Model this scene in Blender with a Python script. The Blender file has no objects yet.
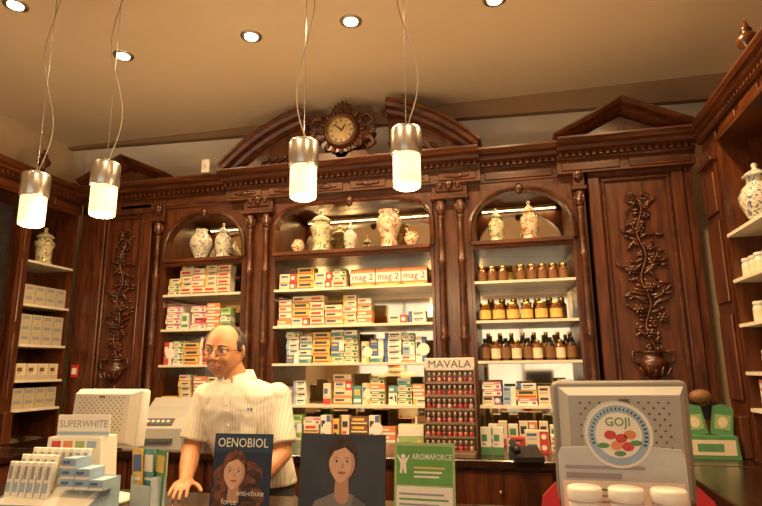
import bpy, bmesh, math, random
from mathutils import Matrix, Vector, Quaternion
random.seed(11)
S=bpy.context.scene
COL=S.collection
try:
    S.view_settings.view_transform='Standard'
    S.view_settings.look='None'
except Exception: pass
pi=math.pi
def rad(a): return math.radians(a)

# ---------------------------------------------------------------- materials
def base_mat(name):
    m=bpy.data.materials.new(name); m.use_nodes=True
    nt=m.node_tree; b=nt.nodes["Principled BSDF"]
    return m,nt,b
def mat(name,col,rough=.5,metal=0.0,emit=0.0,var=.07,scale=18,coat=0.0,trans=0.0,ior=1.45,ecol=None):
    m,nt,b=base_mat(name)
    tc=nt.nodes.new('ShaderNodeTexCoord'); n=nt.nodes.new('ShaderNodeTexNoise')
    n.inputs['Scale'].default_value=scale; n.inputs['Detail'].default_value=3
    r=nt.nodes.new('ShaderNodeValToRGB')
    c0=[max(0,c*(1-var)) for c in col]+[1]; c1=[min(1,c*(1+var)) for c in col]+[1]
    r.color_ramp.elements[0].color=c0; r.color_ramp.elements[1].color=c1
    r.color_ramp.elements[0].position=.35; r.color_ramp.elements[1].position=.65
    nt.links.new(tc.outputs['Object'],n.inputs['Vector']); nt.links.new(n.outputs['Fac'],r.inputs['Fac'])
    nt.links.new(r.outputs['Color'],b.inputs['Base Color'])
    b.inputs['Roughness'].default_value=rough; b.inputs['Metallic'].default_value=metal
    b.inputs['Coat Weight'].default_value=coat; b.inputs['Coat Roughness'].default_value=.15
    b.inputs['Transmission Weight'].default_value=trans; b.inputs['IOR'].default_value=ior
    if emit:
        b.inputs['Emission Color'].default_value=list(ecol or col)+[1]; b.inputs['Emission Strength'].default_value=emit
    return m
def mu(c,k=.22,g=.30): return tuple(a*(1-k)+g*k for a in c)
def wood(name,dark,light,sc,rough=.36):
    m,nt,b=base_mat(name)
    tc=nt.nodes.new('ShaderNodeTexCoord'); mp=nt.nodes.new('ShaderNodeMapping'); mp.inputs['Scale'].default_value=sc
    n=nt.nodes.new('ShaderNodeTexNoise'); n.inputs['Scale'].default_value=3; n.inputs['Detail'].default_value=7; n.inputs['Distortion'].default_value=.6
    r=nt.nodes.new('ShaderNodeValToRGB')
    r.color_ramp.elements[0].color=dark+(1,); r.color_ramp.elements[1].color=light+(1,)
    r.color_ramp.elements[0].position=.32; r.color_ramp.elements[1].position=.68
    nt.links.new(tc.outputs['Object'],mp.inputs['Vector']); nt.links.new(mp.outputs['Vector'],n.inputs['Vector'])
    nt.links.new(n.outputs['Fac'],r.inputs['Fac']); nt.links.new(r.outputs['Color'],b.inputs['Base Color'])
    bp=nt.nodes.new('ShaderNodeBump'); bp.inputs['Strength'].default_value=.12; bp.inputs['Distance'].default_value=.01
    nt.links.new(n.outputs['Fac'],bp.inputs['Height']); nt.links.new(bp.outputs['Normal'],b.inputs['Normal'])
    b.inputs['Roughness'].default_value=rough; b.inputs['Coat Weight'].default_value=.25; b.inputs['Coat Roughness'].default_value=.22
    return m
WV=wood('mahogany_vertical',(.040,.0100,.003),(.135,.036,.009),(9,9,1.1))
WH=wood('mahogany_horizontal',(.042,.0105,.003),(.145,.039,.009),(1.1,9,9))
WD=wood('mahogany_dark',(.012,.004,.002),(.034,.011,.005),(2,2,2),.22)
WC=wood('mahogany_carved',(.034,.0090,.003),(.115,.032,.008),(6,6,6),.28)
MIR=mat('antique_mirror',(.80,.68,.48),.05,1.0,var=.1,scale=5)
SHELF=mat('cream_lacquer_shelf',(.76,.69,.56),.35)
CEIL=mat('warm_ceiling_paint',(.84,.70,.52),.85,var=.02,scale=2)
WALL=mat('cream_wall_paint',(.68,.54,.38),.9,var=.03,scale=2)
BULKH=mat('bulkhead_painted_shade',(.30,.20,.12),.9,var=.03,scale=2)  # shadow on the bulkhead band put into a darker paint colour
STEEL=mat('brushed_steel',(.62,.60,.57),.3,1.0,scale=60)
CABLE=mat('pale_cable',(.40,.34,.27),.5)
GLOW=mat('lit_opal_glass',(.9,.80,.60),.3,emit=1.15,ecol=(1,.76,.38),var=.01)
BULB=mat('lit_lamp_lens',(1,.9,.7),.3,emit=12.0,ecol=(1,.80,.48),var=.01)
WHITE=mat('white_card',(.78,.75,.68),.55,var=.02)
CREAM=mat('cream_card',(.72,.62,.45),.6,var=.03)
CREAMD=mat('dimmed_cream_card',(.50,.43,.31),.6,var=.03)  # cream card darkened so the side wall's dimness sits in its colour
BLACK=mat('black_plastic',(.015,.015,.017),.35)
INK=mat('dark_ink',(.05,.05,.07),.6)
GREYT=mat('grey_ink',(.30,.30,.33),.6)
RED=mat('red_print',mu((.55,.03,.025),.1),.45)
REDS=mat('strong_red_card',(.50,.02,.02),.45)
ORANGE=mat('orange_print',mu((.72,.22,.04)),.5)
YEL=mat('yellow_print',mu((.78,.52,.08)),.5)
GREEN=mat('green_print',mu((.06,.26,.08),.15),.5)
LGREEN=mat('light_green_print',mu((.32,.50,.14)),.5)
TEAL=mat('teal_print',mu((.03,.28,.32)),.5)
BLUE=mat('blue_print',mu((.04,.11,.34),.15),.5)
LBLUE=mat('light_blue_print',mu((.28,.45,.62),.15,.5),.5)
PINK=mat('pink_print',mu((.66,.18,.30)),.5)
PURP=mat('violet_print',mu((.26,.1,.34)),.5)
BROWN=mat('brown_print',(.20,.09,.035),.5)
NAVY=mat('navy_print',(.012,.02,.050),.4)
AMBER=mat('amber_glass',(.17,.05,.012),.12,coat=.5)
DGLASS=mat('dark_bottle_glass',(.04,.018,.01),.1,coat=.5)
GOLD=mat('gold_metal',(.72,.48,.16),.28,1.0)
BRASS=mat('aged_brass',(.42,.27,.10),.4,1.0)
PLG=mat('grey_plastic',(.22,.21,.20),.42,var=.02)
PLM=mat('mid_grey_plastic',(.40,.39,.38),.45,var=.02)
PLL=mat('light_grey_plastic',(.56,.53,.48),.45,var=.02)
PLD=mat('dark_grey_plastic',(.10,.10,.10),.45)
PLW=mat('white_plastic',(.74,.72,.67),.35,var=.02)
TAUPE=mat('taupe_display_plastic',(.20,.13,.09),.4)
def ceramic(name,base,ink,scale,th):
    m,nt,b=base_mat(name)
    tc=nt.nodes.new('ShaderNodeTexCoord'); n=nt.nodes.new('ShaderNodeTexNoise'); n.inputs['Scale'].default_value=scale; n.inputs['Detail'].default_value=4
    n.inputs['Distortion'].default_value=1.5
    r=nt.nodes.new('ShaderNodeValToRGB'); r.color_ramp.elements[0].color=base+(1,); r.color_ramp.elements[1].color=ink+(1,)
    r.color_ramp.elements[0].position=th; r.color_ramp.elements[1].position=th+.06
    nt.links.new(tc.outputs['Object'],n.inputs['Vector']); nt.links.new(n.outputs['Fac'],r.inputs['Fac']); nt.links.new(r.outputs['Color'],b.inputs['Base Color'])
    b.inputs['Roughness'].default_value=.15; b.inputs['Coat Weight'].default_value=.4
    return m
CERB=ceramic('blue_painted_faience',(.68,.62,.48),(.14,.17,.28),34,.52)
CERG=ceramic('olive_painted_faience',(.66,.58,.38),(.22,.24,.11),30,.50)
CERR=ceramic('rust_painted_faience',(.68,.58,.40),(.42,.15,.06),30,.50)
SKIN=mat('skin',(.53,.25,.135),.5,var=.08,scale=25)
PSK=mat('printed_skin',(.64,.38,.27),.55,var=.04)
PSK2=mat('printed_skin_shadow',(.48,.26,.18),.55,var=.04)
PHAIR=mat('printed_hair',(.04,.020,.012),.5,var=.4,scale=60)
PHAIR2=mat('printed_auburn_hair',(.13,.045,.020),.5,var=.6,scale=45)
LIP=mat('lip_red',(.40,.13,.09),.45)
TEETH=mat('tooth_enamel',(.75,.70,.60),.3,var=.02)
HAIR=mat('greying_dark_hair',(.045,.034,.028),.7,var=.5,scale=90)
EYEW=mat('eye_white',(.70,.64,.58),.25)
TROU=mat('charcoal_trousers',(.05,.05,.06),.85)
SHOE=mat('black_leather',(.02,.018,.016),.3)
LENS=mat('spectacle_frame',(.05,.04,.035),.3,.6)
def shirtmat():
    m,nt,b=base_mat('striped_shirt_cotton')
    tc=nt.nodes.new('ShaderNodeTexCoord'); w=nt.nodes.new('ShaderNodeTexWave'); w.bands_direction='X'
    w.inputs['Scale'].default_value=24; w.inputs['Distortion'].default_value=.5
    r=nt.nodes.new('ShaderNodeValToRGB'); r.color_ramp.elements[0].color=(.76,.72,.62,1); r.color_ramp.elements[1].color=(.58,.55,.49,1)
    r.color_ramp.elements[0].position=.72; r.color_ramp.elements[1].position=.9
    nt.links.new(tc.outputs['Object'],w.inputs['Vector']); nt.links.new(w.outputs['Fac'],r.inputs['Fac']); nt.links.new(r.outputs['Color'],b.inputs['Base Color'])
    n=nt.nodes.new('ShaderNodeTexNoise'); n.inputs['Scale'].default_value=7; n.inputs['Distortion'].default_value=1.0; n.inputs['Detail'].default_value=1
    bp=nt.nodes.new('ShaderNodeBump'); bp.inputs['Strength'].default_value=.6; bp.inputs['Distance'].default_value=.03
    nt.links.new(tc.outputs['Object'],n.inputs['Vector']); nt.links.new(n.outputs['Fac'],bp.inputs['Height']); nt.links.new(bp.outputs['Normal'],b.inputs['Normal'])
    b.inputs['Roughness'].default_value=.8
    return m
SHIRT=shirtmat()
def tilemat():
    m,nt,b=base_mat('beige_floor_tiles')
    tc=nt.nodes.new('ShaderNodeTexCoord'); w=nt.nodes.new('ShaderNodeTexBrick'); w.offset=0
    w.inputs['Scale'].default_value=2.5; w.inputs['Color1'].default_value=(.36,.27,.18,1); w.inputs['Color2'].default_value=(.30,.22,.15,1); w.inputs['Mortar'].default_value=(.12,.09,.06,1)
    w.inputs['Brick Width'].default_value=1; w.inputs['Row Height'].default_value=1; w.inputs['Mortar Size'].default_value=.01
    nt.links.new(tc.outputs['Object'],w.inputs['Vector']); nt.links.new(w.outputs['Color'],b.inputs['Base Color']); b.inputs['Roughness'].default_value=.3
    return m
TILE=tilemat()

# ---------------------------------------------------------------- mesh builder
_tc={}
def text_geo(txt,size,bold):
    k=(txt,bold)
    if k not in _tc:
        cu=bpy.data.curves.new('t','FONT'); cu.body=txt; cu.size=1; cu.align_x='CENTER'; cu.align_y='CENTER'; cu.offset=bold; cu.resolution_u=2
        ob=bpy.data.objects.new('t',cu); COL.objects.link(ob)
        dg=bpy.context.evaluated_depsgraph_get(); me=bpy.data.meshes.new_from_object(ob.evaluated_get(dg))
        _tc[k]=([tuple(v.co) for v in me.vertices],[tuple(p.vertices) for p in me.polygons])
        bpy.data.meshes.remove(me); bpy.data.objects.remove(ob); bpy.data.curves.remove(cu)
    vs,fs=_tc[k]
    return [(x*size,y*size) for x,y,z in vs],fs
class MB:
    def __init__(s): s.v=[];s.f=[];s.mi=[];s.sm=[];s.mats=[];s.M=Matrix()
    def add(s,vs,fs,m,smooth=False):
        if m not in s.mats: s.mats.append(m)
        i=s.mats.index(m); n=len(s.v)
        for p in vs: s.v.append(tuple(s.M@Vector(p)))
        for f in fs: s.f.append(tuple(a+n for a in f)); s.mi.append(i); s.sm.append(smooth)
        return s
    def box(s,x0,x1,y0,y1,z0,z1,m,bev=0,seg=1):
        if bev:
            bm=bmesh.new(); bmesh.ops.create_cube(bm,size=1)
            for v in bm.verts: v.co=Vector(((x0+x1)/2+v.co.x*(x1-x0),(y0+y1)/2+v.co.y*(y1-y0),(z0+z1)/2+v.co.z*(z1-z0)))
            bmesh.ops.bevel(bm,geom=list(bm.edges),offset=bev,segments=seg,profile=.5,affect='EDGES')
            bm.verts.index_update()
            s.add([v.co.copy() for v in bm.verts],[[v.index for v in f.verts] for f in bm.faces],m,seg>1); bm.free(); return s
        v=[(x0,y0,z0),(x1,y0,z0),(x1,y1,z0),(x0,y1,z0),(x0,y0,z1),(x1,y0,z1),(x1,y1,z1),(x0,y1,z1)]
        return s.add(v,[(0,3,2,1),(4,5,6,7),(0,1,5,4),(1,2,6,5),(2,3,7,6),(3,0,4,7)],m)
    def lathe(s,prof,m,x=0,y=0,z=0,seg=20,smooth=True,cap=True):
        vs=[];fs=[];n=len(prof)
        for r,h in prof:
            for k in range(seg):
                a=2*pi*k/seg; vs.append((x+max(r,1e-5)*math.cos(a),y+max(r,1e-5)*math.sin(a),z+h))
        for i in range(n-1):
            for k in range(seg):
                k2=(k+1)%seg; fs.append((i*seg+k,i*seg+k2,(i+1)*seg+k2,(i+1)*seg+k))
        if cap and prof[0][0]>1e-4: fs.append(tuple(range(seg-1,-1,-1)))
        if cap and prof[-1][0]>1e-4: fs.append(tuple((n-1)*seg+k for k in range(seg)))
        return s.add(vs,fs,m,smooth)
    def tube(s,path,r,m,seg=8,caps=True):
        P=[Vector(p) for p in path]; R=r if isinstance(r,(list,tuple)) else [r]*len(P)
        vs=[];fs=[];up=None
        for i,p in enumerate(P):
            t=(P[min(i+1,len(P)-1)]-P[max(i-1,0)]).normalized()
            if up is None: up=Vector((0,0,1)) if abs(t.z)<.9 else Vector((1,0,0))
            a=t.cross(up).normalized(); b=a.cross(t).normalized(); up=b
            for k in range(seg):
                q=2*pi*k/seg; vs.append(p+(a*math.cos(q)+b*math.sin(q))*R[i])
        for i in range(len(P)-1):
            for k in range(seg):
                k2=(k+1)%seg; fs.append((i*seg+k,i*seg+k2,(i+1)*seg+k2,(i+1)*seg+k))
        if caps: fs.append(tuple(range(seg-1,-1,-1))); fs.append(tuple((len(P)-1)*seg+k for k in range(seg)))
        return s.add(vs,fs,m,True)
    def caps(s,p0,r0,p1,r1,m,seg=14):
        p0=Vector(p0);p1=Vector(p1);d=(p1-p0).normalized(); path=[];R=[]
        for a in (-85,-60,-30): path.append(p0+d*r0*math.sin(rad(a))); R.append(r0*math.cos(rad(a)))
        path.append(p0);R.append(r0);path.append(p1);R.append(r1)
        for a in (30,60,85): path.append(p1+d*r1*math.sin(rad(a))); R.append(r1*math.cos(rad(a)))
        return s.tube(path,R,m,seg)
    def prism(s,poly,y0,y1,m,smooth=False):
        n=len(poly); vs=[(x,y0,z) for x,z in poly]+[(x,y1,z) for x,z in poly]
        fs=[tuple(range(n)),tuple(range(2*n-1,n-1,-1))]+[(i,n+i,n+(i+1)%n,(i+1)%n) for i in range(n)]
        return s.add(vs,fs,m,smooth)
    def prismx(s,poly,x0,x1,m):
        n=len(poly); vs=[(x0,y,z) for y,z in poly]+[(x1,y,z) for y,z in poly]
        fs=[tuple(range(n)),tuple(range(2*n-1,n-1,-1))]+[(i,n+i,n+(i+1)%n,(i+1)%n) for i in range(n)]
        return s.add(vs,fs,m)
    def sweep(s,path,prof,m):
        n=len(path);k=len(prof);vs=[];fs=[]
        for i,(x,z) in enumerate(path):
            a=Vector(path[max(i-1,0)]);c=Vector(path[min(i+1,n-1)]);p=Vector((x,z))
            if 0<i<n-1:
                t1=(p-a).normalized();t2=(c-p).normalized();t=(t1+t2).normalized();sc=1/max(.3,t.dot(t1))
            else: t=(c-a).normalized();sc=1
            nx,nz=-t.y*sc,t.x*sc
            for (q,y) in prof: vs.append((x+nx*q,y,z+nz*q))
        for i in range(n-1):
            for j in range(k):
                j2=(j+1)%k; fs.append((i*k+j,i*k+j2,(i+1)*k+j2,(i+1)*k+j))
        fs.append(tuple(range(k-1,-1,-1)));fs.append(tuple((n-1)*k+j for j in range(k)))
        return s.add(vs,fs,m)
    def ell(s,c,r,m,rot=None,seg=12,rings=8):
        vs=[];fs=[];c=Vector(c)
        for i in range(rings+1):
            t=pi*i/rings
            for k in range(seg):
                a=2*pi*k/seg; p=Vector((r[0]*max(math.sin(t),.001)*math.cos(a),r[1]*max(math.sin(t),.001)*math.sin(a),r[2]*math.cos(t)))
                if rot is not None: p=rot@p
                vs.append(c+p)
        for i in range(rings):
            for k in range(seg):
                k2=(k+1)%seg; fs.append((i*seg+k,(i+1)*seg+k,(i+1)*seg+k2,i*seg+k2))
        return s.add(vs,fs,m,True)
    def disc(s,cx,cz,rx,rz,y,m,seg=28):
        vs=[(cx+rx*math.cos(2*pi*k/seg),y,cz+rz*math.sin(2*pi*k/seg)) for k in range(seg)]
        return s.add(vs,[tuple(range(len(vs)))],m)
    def rect(s,x0,x1,z0,z1,y,m): return s.add([(x0,y,z0),(x1,y,z0),(x1,y,z1),(x0,y,z1)],[(0,1,2,3)],m)
    def poly(s,pts,y,m): return s.add([(x,y,z) for x,z in pts],[tuple(range(len(pts)))],m)
    def text(s,txt,cx,cz,size,y,m,bold=.02,wid=None):
        vs,fs=text_geo(txt,size,bold)
        if wid:
            w=max(v[0] for v in vs)-min(v[0] for v in vs); k=wid/w
        else: k=1
        return s.add([(cx+x*k,y,cz+z) for x,z in vs],fs,m)
    def loft(s,rings,m,seg=28,pw=2.0):
        vs=[];fs=[];n=len(rings)
        for z,cx,cy,rx,ry in rings:
            for k in range(seg):
                a=2*pi*k/seg;c=math.cos(a);d=math.sin(a)
                vs.append((cx+rx*math.copysign(abs(c)**(2/pw),c),cy+ry*math.copysign(abs(d)**(2/pw),d),z))
        for i in range(n-1):
            for k in range(seg):
                k2=(k+1)%seg; fs.append((i*seg+k,i*seg+k2,(i+1)*seg+k2,(i+1)*seg+k))
        fs.append(tuple(range(seg-1,-1,-1)));fs.append(tuple((n-1)*seg+k for k in range(seg)))
        return s.add(vs,fs,m,True)
    def mesh(s,name,org=(0,0,0)):
        me=bpy.data.meshes.new(name); o=Vector(org)
        me.from_pydata([tuple(Vector(p)-o) for p in s.v],[],s.f)
        for m in s.mats: me.materials.append(m)
        me.polygons.foreach_set('material_index',s.mi); me.polygons.foreach_set('use_smooth',s.sm)
        me.update(); return me
def tag(o,label=None,cat=None,group=None,kind=None):
    if label:o['label']=label
    if cat:o['category']=cat
    if group:o['group']=group
    if kind:o['kind']=kind
    return o
def build(mb,name,parent=None,loc=(0,0,0),org=(0,0,0),rotz=0,**k):
    o=bpy.data.objects.new(name,mb.mesh(name,org)); COL.objects.link(o)
    o.location=loc; o.rotation_euler=(0,0,rotz)
    if parent: o.parent=parent
    return tag(o,**k)
def wbuild(mb,name,org,**k): return build(mb,name,loc=org,org=org,**k)
def empty(name,loc,rotz=0,parent=None,**k):
    o=bpy.data.objects.new(name,None); COL.objects.link(o); o.location=loc; o.rotation_euler=(0,0,rotz); o.empty_display_size=.05
    if parent:o.parent=parent
    return tag(o,**k)
def copytree(o,loc,rotz=0,**k):
    n=o.copy(); COL.objects.link(n); n.location=loc; n.rotation_euler=(0,0,rotz)
    for c in list(o.children):
        d=c.copy(); COL.objects.link(d); d.parent=n
        for e in list(c.children):
            g=e.copy(); COL.objects.link(g); g.parent=d
    return tag(n,**k)

# ---------------------------------------------------------------- room shell
XL,XR,YB,YF,ZC=-3.95,1.65,4.42,-3.2,3.55
def structure(mb,name): return wbuild(mb,name,(0,0,0),kind='structure')
structure(MB().box(XL-.1,XR+.1,YF-.1,YB+.1,-.1,0,TILE),'floor')
structure(MB().box(XL-.1,XR+.1,YF-.1,4.18,ZC,ZC+.12,CEIL),'ceiling')
structure(MB().box(XL-.1,XR+.1,YB,YB+.1,0,3.9,WALL),'wall_back')
structure(MB().box(XL-.1,XL,YF-.1,YB,0,3.9,WALL),'wall_left')
structure(MB().box(XR,XR+.1,YF-.1,YB,0,3.9,WALL),'wall_right')
structure(MB().box(XL,XR,4.18,YB,3.78,3.9,CEIL),'trim_1')
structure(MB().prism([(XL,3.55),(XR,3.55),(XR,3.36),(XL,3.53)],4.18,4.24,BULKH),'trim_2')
w=MB(); w.box(XL,XR,YF-.1,YF,0,.5,WALL).box(XL,XR,YF-.1,YF,2.9,3.55,WALL)
for a,b in ((XL,-3.3),(-1.2,-.9),(1.2,XR)): w.box(a,b,YF-.1,YF,.5,2.9,WALL)
structure(w,'wall_front')
for i,(a,b) in enumerate(((-3.3,-1.2),(-.9,1.2))):
    w=MB(); t=.05
    w.box(a,b,YF-.08,YF-.02,.5,.5+t,WD).box(a,b,YF-.08,YF-.02,2.9-t,2.9,WD).box(a,a+t,YF-.08,YF-.02,.5,2.9,WD).box(b-t,b,YF-.08,YF-.02,.5,2.9,WD).box((a+b)/2-.02,(a+b)/2+.02,YF-.08,YF-.02,.5,2.9,WD)
    structure(w,'window_%d'%(i+1))

# ---------------------------------------------------------------- cabinetry
def bay(name,loc,rotz,w,pw,shelves,label,arch=True,depth=.37,top=2.78,back=None):
    h=w/2
    e=empty(name,loc,rotz,label=label,cat='cabinet')
    if back is None: build(MB().box(-h-.0,h,depth-.02,depth,1.0,top,MIR),'mirror_back',e,label='aged mirror back panel')
    else: build(MB().box(-h-.0,h,depth-.02,depth,1.0,top,back),'back_panel',e)
    for sx in (-1,1):
        x0,x1=(-h-.02,-h) if sx<0 else (h,h+.02)
        build(MB().box(x0,x1,0,depth,1.0,top,WV),'side_panel',e)
    for i,z in enumerate(shelves):
        if i==0 and arch:
            m=MB(); m.prismx([(-.06,z),(-.06,z-.025),(-.03,z-.03),(-.02,z-.055),(depth-.02,z-.055),(depth-.02,z)],-h,h,WH)
            build(m,'shelf',e,label='moulded wooden ledge')
        else:
            build(MB().box(-h,h,-.012,depth-.02,z-.018,z,SHELF),'shelf',e)
    if arch:
        spring=2.44; at=2.73; pts=[]
        for k in range(25):
            a=pi-pi*k/24; c=math.cos(a); s_=math.sin(a)
            pts.append((h*math.copysign(abs(c)**(2/pw),c),spring+(at-spring)*abs(s_)**(2/pw)))
        m=MB()
        for i in range(24):
            (x0,z0),(x1,z1)=pts[i],pts[i+1]
            m.add([(x0,0,z0),(x1,0,z1),(x1,0,top),(x0,0,top),(x0,.06,z0),(x1,.06,z1),(x1,.06,top),(x0,.06,top)],[(0,1,2,3),(4,7,6,5),(0,4,5,1)],WV)
        build(m,'arch_spandrel',e)
        m=MB(); path=[(-h,2.372)]+pts+[(h,2.372)]
        m.sweep(path,[(0.0,-.022),(.012,-.03),(.03,-.022),(.035,0),(0,0)],WC)
        m.ell((0,-.03,at+.01),(.03,.02,.045),WC)
        build(m,'arch_moulding',e)
        lb=build(MB().box(-h+.05,h-.05,.10,.13,top-.025,top,SHELF,.004),'added_fill_strip',e)  # made-up fixture hidden behind the arch, goes with the added fill lamp
        l=bpy.data.lights.new('tube','AREA'); l.shape='RECTANGLE'; l.size=w-.1; l.size_y=.03; l.energy=2.2*w; l.color=(1,.70,.36)  # fill lamp added to brighten the bay and its jars, no real tube
        lo=bpy.data.objects.new('tube',l); COL.objects.link(lo); lo.parent=e; lo.location=(0,.115,top-.03)
    m=MB().box(-h-.02,h+.02,.0,depth,top,top+.03,WH); build(m,'cabinet_top',e)
    return e
Yf=4.0
ZS=[2.37,2.09,1.815,1.54,1.245]
bays={'A':(-2.716,-2.044),'B':(-1.754,-.55),'C':(-.247,.433)}
bay('wall_display_cabinet',(sum(bays['A'])/2,Yf,0),0,bays['A'][1]-bays['A'][0],2.2,ZS,'narrow arched mahogany shelf bay stacked with medicine boxes')
bay('wall_display_cabinet',(sum(bays['B'])/2,Yf-.02,0),0,bays['B'][1]-bays['B'][0],4.5,ZS,'wide mahogany shelf bay below the clock, full of medicines')
bay('wall_display_cabinet',(sum(bays['C'])/2,Yf,0),0,bays['C'][1]-bays['C'][0],2.2,ZS,'narrow arched mahogany shelf bay holding rows of amber jars')
bay('wall_display_cabinet',(-3.54,3.70,0),pi/2,.44,2,[2.33,2.0,1.70,1.44,1.23],'open mahogany side wall shelves with cream boxes',arch=False,back=WV)
bay('wall_display_cabinet',(1.22,3.05,0),-pi/2,.86,2,[2.22,1.96,1.715,1.46,1.27],'open mahogany side wall shelves with white jars and cartons',arch=False,back=WV)

# pilasters with twin colonettes
def pilaster(x0,x1,yf,label,cols=2,loc=(0,0,0),rotz=0):
    xc=(x0+x1)/2; w=x1-x0
    e=empty('pilaster',(xc,yf,0) if loc==(0,0,0) else loc,rotz,label=label,cat='pilaster')
    h=w/2-.022
    m=MB().box(-h,h,.02,.34,1.0,2.8,WV); m.box(-h,h,-.03,.02,1.0,1.22,WV,.006)
    if w>.2: m.box(-h+.03,h-.03,-.04,-.03,1.05,1.17,WV,.004)
    for z in (1.3,1.85,2.38): 
        if cols==0: m.box(-h+.03,h-.03,.005,.02,z,z+(.48 if z<2.3 else .25),WV,.005)
    build(m,'pilaster_body',e)
    r=.026
    xs=[-w/4+.005,w/4-.005] if cols==2 else ([0] if cols==1 else [])
    for x in xs:
        p=[(r*1.5,0),(r*1.5,.03),(r*1.1,.045),(r*1.3,.06),(r,.08),(r*.95,.45),(r*1.25,.47),(r*1.25,.49),(r*.95,.51),(r*1.05,.56),(r*.9,1.0),(r*1.2,1.015),(r*1.2,1.03),(r*.88,1.045),(r*.82,1.33),(r*1.2,1.345),(r*.9,1.36)]
        m=MB().lathe([(a,b) for a,b in p],WC,x,-.012,1.22,14); build(m,'colonette',e)
    m=MB()
    for x in xs:
        rr=r
        m.lathe([(rr*.9,0),(rr*1.0,.02),(rr*1.25,.05),(rr*1.1,.055),(rr*1.55,.1),(rr*1.3,.105)],WC,x,-.012,2.58,12)
        for k in range(8):
            a=2*pi*k/8; m.ell((x+rr*1.25*math.cos(a),-.012+rr*1.25*math.sin(a),2.635),(.007,.007,.03),WC,seg=6,rings=4)
    m.box(-h-.01,h+.01,-.06 if xs else -.01,.1,2.69,2.72,WH,.005)
    build(m,'capital',e)
    if xs:
        m=MB().box(-h,h,-.03,.1,2.72,2.88,WV,.004)
        m.box(-h+.03,h-.03,-.045,-.03,2.75,2.85,WC,.006)
        m.ell((0,-.05,2.80),(.03,.018,.04),WC)
        for sx in (-1,1): m.ell((sx*h*.5,-.048,2.80),(.018,.012,.03),WC)
        build(m,'console_block',e)
    return e
pilaster(-2.044,-1.754,3.98,'paired slender mahogany colonettes with carved capitals')
pilaster(-.55,-.247,3.98,'paired slender mahogany colonettes with carved capitals')
pilaster(-2.86,-2.716,3.99,'single slender mahogany colonette beside carved panel',1)
pilaster(.433,.56,3.99,'single slender mahogany colonette beside carved panel',1)
pilaster(0,.30,0,'plain mahogany corner pier with raised panels',0,loc=(1.20,3.67,0),rotz=-pi/2)
pilaster(0,.24,0,'plain mahogany pier between side wall shelves',0,loc=(1.20,2.47,0),rotz=-pi/2)
pilaster(0,.12,0,'plain mahogany pier beside side wall shelves',0,loc=(-3.52,3.425,0),rotz=pi/2)

# dark side panel further along left wall
m=MB().box(-3.9,-3.56,2.2,3.36,0.0,2.8,WD).box(-3.56,-3.54,2.3,3.30,1.5,2.7,mat('dark_glazing',(.02,.018,.02),.08,coat=1)); wbuild(m,'side_cabinet',(-3.7,2.8,0),label='tall dark glazed mahogany side cabinet',cat='cabinet')

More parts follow.
